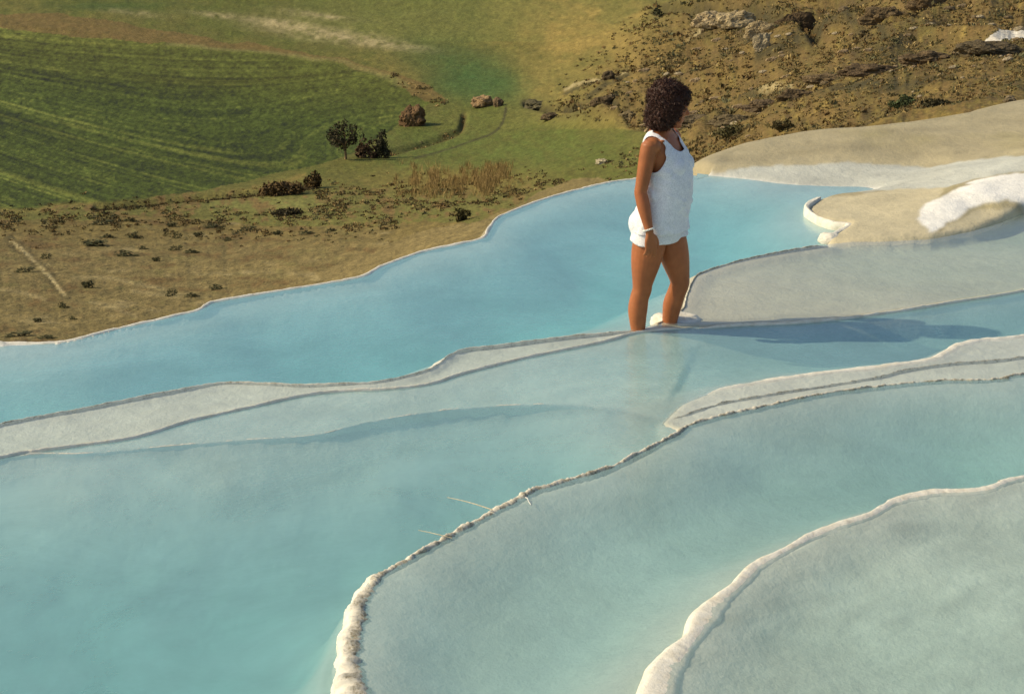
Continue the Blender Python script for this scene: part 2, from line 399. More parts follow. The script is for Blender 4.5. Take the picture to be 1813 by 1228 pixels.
def make_rim_mat():
    m, nt = new_mat('travertine_rim')
    geo = N(nt, 'ShaderNodeNewGeometry')
    cr = N(nt, 'ShaderNodeAttribute', attribute_name='crust')
    n1 = noise_node(nt, 22, 6, .7, geo.outputs['Position'])
    n2 = noise_node(nt, 110, 4, .65, geo.outputs['Position'])
    pale = ramp(nt, n1.outputs['Fac'], [(.25, (.56, .50, .37)), (.5, (.70, .66, .54)), (.75, (.80, .77, .67))])
    dark = ramp(nt, n2.outputs['Fac'], [(.3, (.12, .095, .055)), (.5, (.36, .32, .22)), (.7, (.60, .56, .45))])
    add = N(nt, 'ShaderNodeMath', operation='ADD'); nt.links.new(cr.outputs['Fac'], add.inputs[0])
    sc = N(nt, 'ShaderNodeMath', operation='MULTIPLY_ADD'); nt.links.new(n1.outputs['Fac'], sc.inputs[0]); sc.inputs[1].default_value = 2.2; sc.inputs[2].default_value = -1.1
    nt.links.new(sc.outputs[0], add.inputs[1])
    f = ramp(nt, add.outputs[0], [(.3, (0, 0, 0)), (.7, (1, 1, 1))])
    c = mixc(nt, f.outputs['Color'], pale.outputs['Color'], dark.outputs['Color'])
    b = N(nt, 'ShaderNodeBsdfPrincipled', Roughness=.7); b.inputs['Specular IOR Level'].default_value = .3
    nt.links.new(c, b.inputs['Base Color'])
    bp = N(nt, 'ShaderNodeBump', Strength=.6, Distance=.005); nt.links.new(n2.outputs['Fac'], bp.inputs['Height'])
    nt.links.new(bp.outputs['Normal'], b.inputs['Normal'])
    finish(nt, b.outputs[0])
    return m
M_RIM = make_rim_mat()

def make_water_mat(milkf, mcol, acol, dens):
    m, nt = new_mat('pool_water')
    geo = N(nt, 'ShaderNodeNewGeometry')
    mp = N(nt, 'ShaderNodeMapping'); mp.inputs['Scale'].default_value = (1, 1, 1)
    nt.links.new(geo.outputs['Position'], mp.inputs['Vector'])
    n1 = noise_node(nt, 9, 3, .5, mp.outputs[0]); n2 = noise_node(nt, 45, 3, .5, mp.outputs[0])
    b1 = N(nt, 'ShaderNodeBump', Strength=.5, Distance=.006); nt.links.new(n1.outputs['Fac'], b1.inputs['Height'])
    b2 = N(nt, 'ShaderNodeBump', Strength=.6, Distance=.0022); nt.links.new(n2.outputs['Fac'], b2.inputs['Height']); nt.links.new(b1.outputs[0], b2.inputs['Normal'])
    # Fresnel reflectance, the same from above and below the surface: .02 + .98 (1 - |N.I|)^5
    dt = N(nt, 'ShaderNodeVectorMath', operation='DOT_PRODUCT'); nt.links.new(b2.outputs[0], dt.inputs[0]); nt.links.new(geo.outputs['Incoming'], dt.inputs[1])
    def mth(op, a, b=0.0):
        q = N(nt, 'ShaderNodeMath', operation=op)
        for s_, v_ in ((q.inputs[0], a), (q.inputs[1], b)):
            if isinstance(v_, bpy.types.NodeSocket): nt.links.new(v_, s_)
            else: s_.default_value = v_
        return q.outputs[0]
    p5 = mth('POWER', mth('SUBTRACT', 1.0, mth('ABSOLUTE', dt.outputs['Value'])), 5.0)
    frv = mth('ADD', mth('MULTIPLY', p5, .98), .02)
    gl = N(nt, 'ShaderNodeBsdfGlossy', Roughness=.17); nt.links.new(b2.outputs[0], gl.inputs['Normal'])
    tr = N(nt, 'ShaderNodeBsdfTransparent')
    # suspended lime makes the water milky
    cl = noise_node(nt, 1.3, 8, .68, mp.outputs[0], .8)
    milk = ramp(nt, cl.outputs['Fac'], [(.3, tuple(x * .84 for x in mcol)), (.7, tuple(x * 1.14 for x in mcol))])
    df = N(nt, 'ShaderNodeBsdfDiffuse'); nt.links.new(milk.outputs['Color'], df.inputs['Color'])
    mx = N(nt, 'ShaderNodeMixShader'); mx.inputs[0].default_value = milkf
    nt.links.new(tr.outputs[0], mx.inputs[1]); nt.links.new(df.outputs[0], mx.inputs[2])
    m2 = N(nt, 'ShaderNodeMixShader'); nt.links.new(frv, m2.inputs[0])
    nt.links.new(mx.outputs[0], m2.inputs[1]); nt.links.new(gl.outputs[0], m2.inputs[2])
    out = finish(nt, m2.outputs[0])
    va = N(nt, 'ShaderNodeVolumeAbsorption', Density=dens); va.inputs['Color'].default_value = (*acol, 1)
    nt.links.new(va.outputs[0], out.inputs['Volume'])
    return m
WATER = {'A': (.44, (.31, .61, .645), (.16, .82, .885), 1.3), 'C': (.46, (.30, .53, .555), (.17, .79, .855), 1.5), 'D': (.40, (.37, .55, .53), (.17, .81, .86), 1.3),
         'E': (.30, (.42, .56, .50), (.22, .84, .86), 1.1), 'F': (.12, (.60, .64, .59), (.2, .83, .9), 1.0), 'B': (.14, (.58, .66, .59), (.25, .86, .86), 1.1), 'H': (.14, (.58, .66, .59), (.25, .86, .86), 1.1)}

def water(key, poly, lev, depth=.9):
    bm = bmesh.new()
    P = np.asarray(poly)
    keep = [0]
    for k in range(1, len(P)):
        if np.linalg.norm(P[k] - P[keep[-1]]) > .004: keep.append(k)
    if np.linalg.norm(P[keep[-1]] - P[0]) < .004: keep.pop()
    P = P[keep]
    cr = lambda o, p, q: (p[0] - o[0]) * (q[1] - o[1]) - (p[1] - o[1]) * (q[0] - o[0])
    i = 0
    while i < len(P) - 3:                      # drop small loops left by the offset at tight bends
        for j in range(min(i + 10, len(P) - 2), i + 1, -1):
            a, b, c, d = P[i], P[i + 1], P[j], P[j + 1]
            if cr(a, b, c) * cr(a, b, d) < 0 and cr(c, d, a) * cr(c, d, b) < 0:
                P = np.concatenate([P[:i + 1], P[j + 1:]]); break
        i += 1
    if .5 * np.sum(P[:, 0] * np.roll(P[:, 1], -1) - np.roll(P[:, 0], -1) * P[:, 1]) < 0: P = P[::-1]
    n = len(P)
    vv, _, ff, *_ = delaunay_2d_cdt([Vector((a, b)) for a, b in P], [], [list(range(n))], 1, 1e-7)
    top = [bm.verts.new((q.x, q.y, lev)) for q in vv]
    bot = [bm.verts.new((q.x, q.y, lev - depth)) for q in vv]
    for f in ff:
        a, b, c = (vv[k] for k in f[:3])
        if (b.x - a.x) * (c.y - a.y) - (b.y - a.y) * (c.x - a.x) < 0: f = f[::-1]
        bm.faces.new([top[k] for k in f]); bm.faces.new([bot[k] for k in f[::-1]])
    for k in range(n): bm.faces.new((top[k], bot[k], bot[(k + 1) % n], top[(k + 1) % n]))
    me = bpy.data.meshes.new('pool_water'); bm.to_mesh(me); bm.free()
    me.materials.append(make_water_mat(*WATER[key]))
    o = bpy.data.objects.new('pool_water', me); COL.objects.link(o); o['kind'] = 'structure'
    return o

# ------------------------------------------------------------------ rims
def rim(curve, side, zlow, zup, crest, w, crust=.5, crust_in=None, lump=.006, step=.012, freq=14, seed=0, fade=(0, 0), lobe=0.0, jag=0.0, soft=False):
    """curve: foot line at the lower pool; body lies on the `side` (+1 left) of it. w: width (scalar or array)"""
    P = np.asarray(curve, float)
    if P.shape[1] > 2 and w is None: pass
    else: P = np.concatenate([P[:, :2], np.full((len(P), 1), w)], 1)
    R, s = resample(P, step)
    Wd = R[:, 2]
    T = np.gradient(R[:, :2], axis=0); T /= np.linalg.norm(T, axis=1)[:, None] + 1e-9
    k = 9; ker = np.ones(k) / k
    T = np.stack([np.convolve(np.pad(T[:, i], k // 2, mode='edge'), ker, 'valid') for i in (0, 1)], -1)
    T /= np.linalg.norm(T, axis=1)[:, None] + 1e-9
    Nn = np.stack([-T[:, 1], T[:, 0]], -1) * side
    L = s[-1]
    q = np.stack([s * 7, np.zeros_like(s) + seed * 3.7], -1)
    var = 1 + .5 * fbm(q * .55, 5, seed + 70, .6)
    wob = lobe * np.repeat(1, 1) * (1 - 2 * np.abs(fbm(np.stack([s * 4.2, s * 0 + seed], -1), 2, seed + 75)))
    cvar = crest + (crest - zup) * .7 * fbm(q * 1.3, 4, seed + 80)
    fin = sstep(0, max(fade[0], 1e-3), s) * sstep(0, max(fade[1], 1e-3), L - s)
    cvar = zup - .01 + (cvar - zup + .01) * fin
    if jag: cvar = cvar + jag * fbm(np.stack([s * 38, s * 0 + seed], -1), 4, seed + 85, .7)
    prof = [(-.10, None, 0), (-.04, 0.0, 0), (0.02, .30, 0), (.06, .55, .0), (.14, .78, .05), (.26, .93, .25), (.38, 1.0, .6), (.52, .985, .95), (.66, .9, 1.0), (.78, .55, 1.0), (.9, .0, 1.0), (1.02, -1.0, .8)]
    if soft: prof = prof[:7] + [(.52, .97, .3), (.66, .88, .5), (.80, .70, .6), (.95, .40, .6), (1.12, .10, .5), (1.25, -.5, .5)]
    rows, cr = [], []
    for a, h, c in prof:
        off = a * Wd * var - (wob * max(0, 1 - abs(a - .1) * 1.2) if lobe else 0)
        if h is None: zz = np.full_like(s, zlow - .12)
        elif a < .5: zz = (zlow - .02) + (cvar - zlow + .02) * h
        else:
            zin = zup - (.006 if soft else .02)
            zz = zin + (cvar - zin) * h if h >= 0 else np.full_like(s, zup - .10)
        xyv = R[:, :2] + Nn * off[:, None]
        rows.append(np.concatenate([xyv, zz[:, None]], 1)); cr.append(np.full_like(s, crust * c if crust_in is None else crust + (crust_in - crust) * c))
    V = np.stack(rows, 1)
    sh = V.shape
    Vf = V.reshape(-1, 3)
    amp = (lump * np.clip(np.repeat(Wd, sh[1]) / .06, .7, 1.6))
    d1 = fbm(Vf * freq, 4, seed + 1); d2 = fbm(Vf * freq + 40, 4, seed + 2); d3 = fbm(Vf * freq + 80, 4, seed + 3)
    fl = np.tile(np.array([0 if p[1] is None or p[1] < 0 else 1 for p in prof]), sh[0])
    nrm2 = np.repeat(Nn, sh[1], 0)
    Vf = Vf + np.concatenate([nrm2 * (d1 * amp * 1.4)[:, None], (d3 * amp * .8 * fl)[:, None]], 1)
    Vf[:, 2] += fl * amp * .5 * fbm(Vf * freq * 5, 3, seed + 4)
    o = mesh_np('pool_rim', Vf, grid_faces(sh[0], sh[1], flip=(side < 0)), M_RIM, attrs={'crust': np.stack(cr, 1).ravel()})
    o['kind'] = 'structure'
    return o

build_floor()
for key, poly, lev, dfun, soft in POOLS:
    water(key, poly, lev)

# far lip of the upper pool: foot line outside the water, body towards the water
rim(offset_poly(xy(wFAR), .03), -1, ZA - .10, ZA - .004, ZA + .008, .034, .0, .2, .004, .012, 9, 3, (0, .25), jag=.003, soft=True)
rim(xy(wAR)[72:], 1, ZA, .058, .060, .028, 0, .35, .006, .008, 12, 4, (.3, .05), lobe=.020, soft=True, jag=.004)
rim(xy(wF), 1, ZA + .03, ZF - .002, ZF + .004, .020, .2, .7, .004, .008, 16, 5, (.1, .0), jag=.006)
rim(xy(wAN), 1, ZA + .03, ZB - .004, ZB + .001, .016, .1, .5, .003, .008, 16, 7, (.3, .0), jag=.006)
rim(xy(wL2), 1, ZG - .01, ZB - .006, ZB + .001, .02, .0, .25, .003, .008, 14, 9, (0, .2), jag=.005)
rim(xy(wL2B), 1, ZG, ZF - .008, ZF - .002, .02, .0, .2, .003, .010, 10, 11, (.1, 0), jag=.004)
rim(xy(wGH), -1, ZG, ZH - .010, ZH + .002, .06, .0, .05, .004, .010, 8, 13, (.9, 0), lobe=.008, soft=True)
rim(xy(wL3), 1, ZC - .016, ZC - .012, ZC + .0005, .018, .05, .45, .003, .007, 16, 23, (.3, .6), jag=.005)
rim(xy(wH2), 1, ZH - .004, ZH - .004, ZH + .001, .012, .45, .8, .005, .006, 26, 15, (.1, 0), jag=.008)
rim(wD, -1, ZC, ZD, ZD + .006, None, .05, .62, .011, .005, 22, 17, jag=.010)
rim(wE, -1, ZD, ZE - .002, ZE + .005, None, .0, .16, .0035, .006, 11, 19, lobe=.016, soft=True, jag=.003)

def knob(u, v, z, r, seed):
    bm = bmesh.new(); bmesh.ops.create_icosphere(bm, subdivisions=5, radius=1.0)
    V = np.array([q.co[:] for q in bm.verts]); F = np.array([[q.index for q in f.verts] for f in bm.faces]); bm.free()
    V = V * (1 + .22 * fbm(V * 1.5 + seed, 4, seed) + .04 * fbm(V * 7 + seed, 3, seed + 1))[:, None] * np.array(r) + unproj(u, v, z)
    o = mesh_np('travertine_knob', V, F, M_RIM, attrs={'crust': np.full(len(V), .02)}); o['kind'] = 'structure'
knob(1203, 574, .02, (.125, .10, .062), 5)
knob(1468, 424, .02, (.075, .06, .045), 13)
knob(1172, 570, .02, (.06, .07, .045), 9)

# ================================================================== VALLEY AND HILLSIDE
D_V = [900, 700, 640, 600, 560, 480, 400, 370, 330, 285, 240, 200, 150, 100, 50, 0, -60, -140, -220, -262]
D_U = [-600, 0, 450, 750, 900, 1150, 1300, 1450, 1813, 2400]
D_T = [[22, 34, 42, 47, 54, 68, 88, 98, 115, 138, 160, 182, 212, 246, 285, 330, 400, 600, 1100, 2400],
       [22, 34, 42, 47, 54, 68, 88, 98, 115, 138, 160, 182, 212, 246, 285, 330, 400, 600, 1100, 2400],
       [19, 30, 36, 41, 48, 64, 86, 98, 118, 142, 163, 184, 212, 246, 285, 330, 400, 600, 1100, 2400],
       [14, 20, 24, 27, 31, 42, 66, 82, 112, 144, 165, 185, 213, 245, 282, 328, 395, 600, 1100, 2400],
       [13, 16, 18, 20, 22, 28, 42, 56, 94, 138, 161, 182, 211, 240, 275, 320, 390, 590, 1100, 2400],
       [11, 12, 14, 16, 18, 22, 30, 36, 50, 76, 102, 126, 158, 190, 228, 270, 350, 560, 1050, 2300],
       [10, 11, 12, 14, 15, 18, 24, 28, 36, 46, 64, 82, 110, 142, 180, 222, 300, 500, 1000, 2200],
       [9, 10, 11, 12, 13, 15, 19, 22, 26, 31, 38, 48, 66, 90, 120, 155, 225, 420, 900, 2100],
       [8, 9, 10, 11, 12, 13, 16, 18, 20, 23, 26, 31, 41, 55, 74, 98, 155, 330, 800, 2000],
       [7, 8, 9, 10, 11, 12, 14, 15, 17, 19, 22, 26, 34, 46, 62, 84, 135, 300, 760, 2000]]
_T = np.log(np.array(D_T, float)); _dv = np.array(D_V, float)[::-1]; _du = np.array(D_U, float)
_gu = np.arange(-900, 2720, 20.0); _gv = np.arange(-262, 902, 6.0)
_tmp = np.stack([np.interp(_gv, _dv, r[::-1]) for r in _T], 0)
_G = np.stack([np.interp(_gu, _du, _tmp[:, k]) for k in range(len(_gv))], 0)      # rows v, cols u
def _blur(A, n, ax):
    k = np.ones(n) / n
    pad = [(0, 0), (0, 0)]; pad[ax] = (n // 2, n // 2)
    B = np.pad(A, pad, mode='edge')
    return np.apply_along_axis(lambda r: np.convolve(r, k, 'valid'), ax, B)
for _ in range(3): _G = _blur(_blur(_G, 9, 0), 9, 1)
def terr_dist(u, v):
    fu = np.clip((np.asarray(u, float) - _gu[0]) / 20.0, 0, len(_gu) - 1.001); fv = np.clip((np.asarray(v, float) - _gv[0]) / 6.0, 0, len(_gv) - 1.001)
    iu, iv = fu.astype(int), fv.astype(int); a, b = fu - iu, fv - iv
    return np.exp(_G[iv, iu] * (1 - a) * (1 - b) + _G[iv, iu + 1] * a * (1 - b) + _G[iv + 1, iu] * (1 - a) * b + _G[iv + 1, iu + 1] * a * b)

def pathd(pts, u, v, aspect=1.0):
    L = catmull(pts, 6); L = L.copy(); L[:, 1] *= aspect
    return dist_line(L, u, v * aspect)

# region outlines, in the coordinates of the survey grid (u, v)
R_FIELD = [(-900, 60), (-200, 48), (0, 45), (150, 60), (330, 80), (480, 92), (600, 112), (720, 145), (770, 175), (740, 200), (690, 230), (640, 262), (600, 282), (540, 296), (470, 312), (400, 330), (300, 346), (200, 358), (100, 366), (0, 374), (-300, 400), (-900, 420)]
R_STRIP = [(-900, 20), (0, 26), (100, 24), (210, 40), (330, 62), (460, 78), (600, 105), (720, 140), (760, 150), (790, 175), (750, 180), (700, 140), (560, 104), (430, 88), (300, 78), (150, 66), (0, 50), (-900, 60)]
R_HOLLOW = [(720, 75), (800, 88), (880, 98), (925, 115), (925, 140), (905, 172), (870, 180), (800, 172), (760, 150), (700, 125), (620, 100), (660, 80)]
R_HILL = [(905, -300), (930, 60), (930, 130), (900, 175), (940, 215), (1040, 205), (1130, 190), (1180, 230), (1160, 290), (1050, 330), (1200, 420), (3000, 420), (3000, -300)]
R_ROCKY = [(1120, -300), (1180, 30), (1220, 60), (1130, 130), (1000, 195), (960, 215), (1000, 225), (1110, 215), (1200, 245), (1230, 330), (3000, 400), (3000, -300)]
R_FLAT = [(-900, 420), (0, 390), (150, 388), (300, 385), (450, 398), (560, 400), (700, 398), (850, 390), (900, 400), (900, 700), (-900, 900)]
R_BANK = [(560, 480), (660, 445), (740, 412), (800, 398), (850, 388), (885, 372), (920, 358), (965, 335), (1020, 318), (1060, 312), (1100, 330), (900, 480), (600, 560)]

def rocky_w(u, v):
    return sstep(1110, 1300, u + .9 * v) * np.maximum(sstep(228, 204, v - .05 * (u - 950)), sstep(1150, 1240, u))

def terr_colour(u, v, P):
    p2 = np.stack([u, v], -1)
    w1 = fbm(p2 / np.array([46, 26.]), 4, 101); w2 = fbm(p2 / np.array([50, 26.]), 4, 102)
    f1 = fbm(p2 / np.array([11, 6.]), 4, 103); f2 = fbm(p2 / np.array([4.2, 3.]), 3, 104)
    big = fbm(p2 / np.array([240, 110.]), 3, 105)
    ui, vi = u + w1 * 14, v + w2 * 8
    ins = lambda poly: inside(np.array(poly, float), ui, vi)
    OL = np.array([.130, .125, .030]); GR = np.array([.074, .095, .016]); GRD = np.array([.042, .074, .014]); DRY = np.array([.265, .190, .052]); BR = np.array([.155, .098, .036]); DK = np.array([.052, .045, .020]); TN = np.array([.185, .143, .056]); PALE = np.array([.38, .31, .15])
    c = np.zeros(u.shape + (3,)) + OL
    def blend(col, w):
        nonlocal c
        w = np.clip(w, 0, 1)[..., None]; c = c * (1 - w) + np.asarray(col) * w
    # meadow between: greener in the hollow, drier up the slope
    blend(GR * 1.15, sstep(-.35, .4, w1 + f1 * .5) * .55)
    blend(DRY, sstep(-.1, .6, big + f1 * .4 + .25 * sstep(980, 1150, u)) * .6 * (v < 230))
    blend(np.array([.155, .165, .04]), ((u > 520) & (v < 75)) * .55)
    # dry grass patches on the far meadow
    for (a, b, r1, r2) in ((545, 55, 90, 12), (620, 68, 80, 10), (690, 80, 50, 8), (480, 38, 60, 8), (230, 22, 50, 6), (390, 28, 50, 5), (740, 88, 40, 6), (560, 28, 60, 6)):
        blend(PALE, np.exp(-(((u - a) / r1) ** 2 + ((v - b - .12 * (u - a)) / r2) ** 2)) * (0.55 + 1.1 * f1) * 1.0)
    blend(GRD * 1.2, np.exp(-(((u - 200) / 130) ** 2 + ((v - 10) / 14) ** 2)) * .8)
    hu, hv = (ui - 835) + 0.0, (vi - 128) - .22 * (ui - 835)
    blend(np.array([.048, .098, .026]), np.exp(-((hu / 128) ** 2 + (hv / 50) ** 2) ** 1.4) * .7 * (1 + .5 * f1))
    blend(np.array([.044, .105, .028]), np.exp(-(((ui - 845) / 80) ** 2 + ((vi - 150) / 26) ** 2) ** 1.5) * .5)
    # hillside
    hm = sstep(890, 960, ui - .1 * np.abs(vi - 100)) * np.maximum(sstep(232, 200, vi - .05 * (ui - 950)), sstep(1150, 1240, ui))
    blend(np.array([.205, .165, .045]), hm * (.6 + .5 * f1)); blend(DRY * 1.1, hm * sstep(-.1, .5, w2 + .5 * big) * .75)
    rk = rocky_w(ui, vi)
    blend(np.array([.152, .102, .035]), rk * (.85 + .5 * f1)); blend(np.array([.105, .105, .030]), rk * sstep(-.05, .4, w1 - .4 * f1) * .38); blend(np.array([.085, .060, .026]), rk * sstep(.05, .5, w1 + .5 * f1 + .25 * f2) * .75); blend(DRY * 1.0, rk * sstep(.15, .55, -f1 + .6 * w2) * .7)
    blend(PALE * .9, rk * sstep(.45, .7, fbm(p2 / np.array([7, 5.]), 3, 111)) * .7)
    # ploughed field with drill rows
    fm = ins(R_FIELD)
    v0 = v.copy()
    for _ in range(6): v0 = v - (.10 + .24 * sstep(40, 240, v0)) * u + .00013 * u * np.abs(u)
    row = lambda d, L, sd: fbm(np.stack([v0 / d + .6 * w1 * 0, (u + 900) / L], -1), 3, sd)
    rows = row(2.6, 700, 121) * .9 + row(7., 900, 122) * .5 + row(24, 900, 124) * .35
    rows = rows * (1.0 - .6 * sstep(250, 620, u)) * (1 + .5 * w1)
    fc = GR[None] * (1.0 + .85 * rows[..., None] + .55 * f2[..., None] + .3 * f1[..., None]) + np.array([.075, .058, .013]) * sstep(.05, .6, rows + .35 * w1 + .35 * f2)[..., None]
    fc = fc * (1 - .45 * sstep(.05, .5, row(18, 700, 123))[..., None])
    fc = fc + np.array([.050, .036, .006]) * sstep(175, 60, v - .10 * u)[..., None] * (1 + .8 * rows[..., None])
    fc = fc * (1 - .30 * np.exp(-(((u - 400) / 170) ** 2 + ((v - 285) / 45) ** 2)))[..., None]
    fc = fc * np.array([.84, .88, .93])
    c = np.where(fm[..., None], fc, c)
    st = ins(R_STRIP); blend(np.array([.165, .112, .036]), st * (.85 + .3 * f1))
    blend(np.array([.21, .19, .06]), np.exp(-(pathd([(300, 80), (430, 89), (560, 104), (640, 122), (720, 150)], ui, vi, 2) / 7) ** 2) * .7)
    # field edge: dark furrow and dry verge
    e = pathd([(-100, 384), (0, 376), (100, 368), (180, 362), (260, 357), (330, 350), (400, 343), (470, 330), (540, 312)], ui, vi)
    blend(DRY * 1.0, np.exp(-((e + 2) / 6) ** 2) * .85)
    e2 = pathd([(170, 372), (250, 362), (330, 355), (410, 349), (480, 342), (560, 332)], u, v + 2 * f1); blend(DK, np.exp(-(e2 / 4.5) ** 2) * .9)
    low = sstep(300, 350, v) * (u < 1000) * ~fm
    blend(np.array([.160, .150, .040]), low * .6)
    blend(np.array([.20, .20, .055]), np.exp(-(((u - 470) / 110) ** 2 + ((v - 362) / 12) ** 2)) * .9)
    blend(BR * 1.1, low * sstep(-.1, .4, f1 + .6 * w1) * .85)
    # tan flat below the pools
    fl = ins(R_FLAT) * 1.0
    tz = np.stack([ui / 70, vi / 9.], -1)
    tb = fbm(tz, 4, 131)
    blend(TN * (1 + .3 * f1[..., None]), fl * .92)
    blend(np.array([.165, .125, .038]), fl * sstep(450, 395, v + 14 * w1) * .8)
    blend(PALE, fl * sstep(.2, .6, tb) * .55)
    blend(BR * .8, fl * sstep(.05, .5, -tb + .5 * f1) * .8)
    blend(np.array([.17, .15, .05]), fl * sstep(.15, .5, fbm(np.stack([u / 26, v / 6.], -1), 3, 135)) * .5)
    # pale dry channel and streaks on the flat
    ch = pathd([(20, 425), (45, 445), (62, 462), (85, 485), (105, 510), (116, 522)], u + 9 * f1 + 5 * f2, v + 5 * f1); blend(PALE * 1.2, np.exp(-((ch + 2.5 * f1) / 2.6) ** 2) * sstep(-.3, .15, w1 + .6 * f1 + .3 * f2)); blend(DK, np.exp(-((ch - 7) / 3) ** 2) * .55)
    for pts in ([(130, 490), (190, 492), (240, 502), (290, 510)], [(235, 515), (280, 520), (320, 524)], [(0, 512), (40, 518), (80, 530)], [(160, 535), (200, 545), (240, 560)]):
        blend(PALE * 1.1, np.exp(-(pathd(pts, u + 4 * f2, v + 2 * f2) / 3.5) ** 2) * .3)
    # bare bank along the far lip
    blend(TN * 1.12, ins(R_BANK) * .95)
    # tall dry grass zone ground
    blend(DRY * .9, np.exp(-(((u - 800) / 130) ** 2 + ((v - 315) / 24) ** 2)) * .8)
    # tracks in the green hollow
    t1 = pathd([(735, 281), (780, 268), (830, 250), (870, 235), (890, 215), (896, 192)], u, v); blend(DK * 1.1, np.exp(-(t1 / 2.2) ** 2) * .9)
    t2 = pathd([(690, 270), (740, 256), (790, 240), (815, 228), (822, 205)], u + f1 * 4, v + f1 * 3); blend(BR * 1.1, np.exp(-(t2 / 4.5) ** 2) * .95); blend(DK, np.exp(-((t2 - 4) / 2.2) ** 2) * .5)
    gp = sstep(170, 260, v) * sstep(330, 280, v + .05 * (u - 800)) * sstep(640, 720, u) * sstep(1150, 980, u) * ~fm
    blend(np.array([.095, .125, .026]), gp * .55 * (1 + f1))
    t1b = t1; blend(DK * 1.1, np.exp(-(t1b / 2.0) ** 2) * .7)
    # pale outcrop bands and white lime scar on the hill
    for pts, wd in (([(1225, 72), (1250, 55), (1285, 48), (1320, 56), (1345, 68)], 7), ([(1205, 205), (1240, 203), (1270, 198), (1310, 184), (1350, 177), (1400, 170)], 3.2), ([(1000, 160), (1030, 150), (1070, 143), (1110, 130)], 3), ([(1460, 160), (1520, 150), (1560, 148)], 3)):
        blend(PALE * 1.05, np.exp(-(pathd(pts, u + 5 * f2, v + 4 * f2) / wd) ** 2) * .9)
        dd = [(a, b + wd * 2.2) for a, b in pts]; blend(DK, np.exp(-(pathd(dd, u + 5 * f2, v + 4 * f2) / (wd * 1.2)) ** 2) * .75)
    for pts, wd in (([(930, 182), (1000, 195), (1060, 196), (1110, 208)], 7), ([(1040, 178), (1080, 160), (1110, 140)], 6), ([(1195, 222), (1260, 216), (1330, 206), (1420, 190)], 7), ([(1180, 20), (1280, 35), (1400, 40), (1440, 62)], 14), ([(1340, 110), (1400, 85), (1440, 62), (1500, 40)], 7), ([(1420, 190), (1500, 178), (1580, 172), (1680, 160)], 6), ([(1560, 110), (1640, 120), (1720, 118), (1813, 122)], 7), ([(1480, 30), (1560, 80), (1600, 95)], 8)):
        blend(DK * 1.1, np.exp(-(pathd(pts, u + 6 * f1, v + 5 * f1) / wd) ** 2) * (.85 + .6 * f1))  # large-scale gully shading on the hill, painted into the ground colour as dark bands
    sc = inside(np.array([(1725, 104), (1760, 82), (1800, 62), (1840, 50), (2300, -20), (2300, 60), (1813, 84), (1770, 98)], float), u + 4 * f2, v + 3 * f2); blend(np.array([.62, .58, .48]), sc * .95)
    c = c * (1 + .42 * f2 + .22 * f1)[..., None]
    return np.clip(c, .012, .8)

def terr_rough(u, v):
    rocky = rocky_w(u, v)
    field = inside(np.array(R_FIELD, float), u, v) * 1.0
    return np.clip(.35 + .65 * rocky - .30 * field, .05, 1)

def terr_point(u, v):
    u = np.asarray(u, float); v = np.asarray(v, float)
    d = terr_dist(u, v)
    P = unproj_d(u, v, d)
    r = terr_rough(u, v)
    k = np.clip(d / 100, .25, 3)
    p = P[..., :2]
    dz = .55 * k * r * fbm(p / (9 * k[..., None] ** .5), 4, 141) + .16 * k * r * fbm(p / 2.2, 3, 142)
    rkw = rocky_w(u, v); rd = 1 - np.abs(fbm(p / (11 * k[..., None] ** .7), 4, 145)) * 2.2
    dz = dz + rkw * k * 2.1 * (rd - .5)
    pm = (d / FPX)[..., None]; lowr = sstep(375, 400, v) * (u < 900)
    dz = dz + (rkw * 3.2 + lowr * 1.0 + .5 * r) * pm[..., 0] * fbm(p / (pm * 9), 4, 147)
    for gp_, wd_, am_ in (([(1180, 25), (1280, 38), (1380, 45), (1440, 60)], 16, 1.6), ([(1195, 218), (1260, 212), (1330, 200), (1420, 186)], 7, .5), ([(935, 184), (1000, 196), (1060, 198), (1110, 210)], 7, .7)):
        dz = dz - am_ * k * np.exp(-(pathd(gp_, u, v, 1.6) / wd_) ** 2)
    e = pathd([(170, 368), (250, 359), (330, 352), (410, 346), (480, 338), (560, 326)], u, v)
    dz = dz - .55 * np.exp(-(e / 4) ** 2)
    t2 = pathd([(690, 270), (740, 256), (790, 240), (815, 228), (822, 205)], u, v); dz = dz - .6 * np.exp(-(t2 / 4.5) ** 2)
    P = P.copy(); P[..., 2] += dz * sstep(2000, 900, d)
    return P

def build_terrain():
    us = np.concatenate([np.arange(-880, -40, 28), np.arange(-40, 1860, 2.6), np.arange(1860, 2700, 28)])
    vs = np.concatenate([np.arange(-261, -120, 7), np.arange(-120, -6, 8), np.arange(-6, 430, 1.7), np.arange(430, 660, 3), np.arange(660, 900, 14)])
    U, Vv = np.meshgrid(us, vs)
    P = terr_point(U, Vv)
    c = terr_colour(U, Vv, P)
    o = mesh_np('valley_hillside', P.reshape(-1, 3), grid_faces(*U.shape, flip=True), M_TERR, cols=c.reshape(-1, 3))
    o['kind'] = 'structure'
    return o
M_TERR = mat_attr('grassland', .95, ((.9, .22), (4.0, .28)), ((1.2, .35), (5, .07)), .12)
build_terrain()

# ================================================================== VEGETATION, ROCKS
M_LEAF = mat_attr('foliage', .9, ((3, .25),), (), .15)
M_BARK = mat_attr('bark', .95, ((6, .3),), ((8, .05),), .1)
M_ROCK = mat_attr('rough_rock', .95, ((1.2, .3), (6, .3)), ((3, .12), (12, .04)), .12)

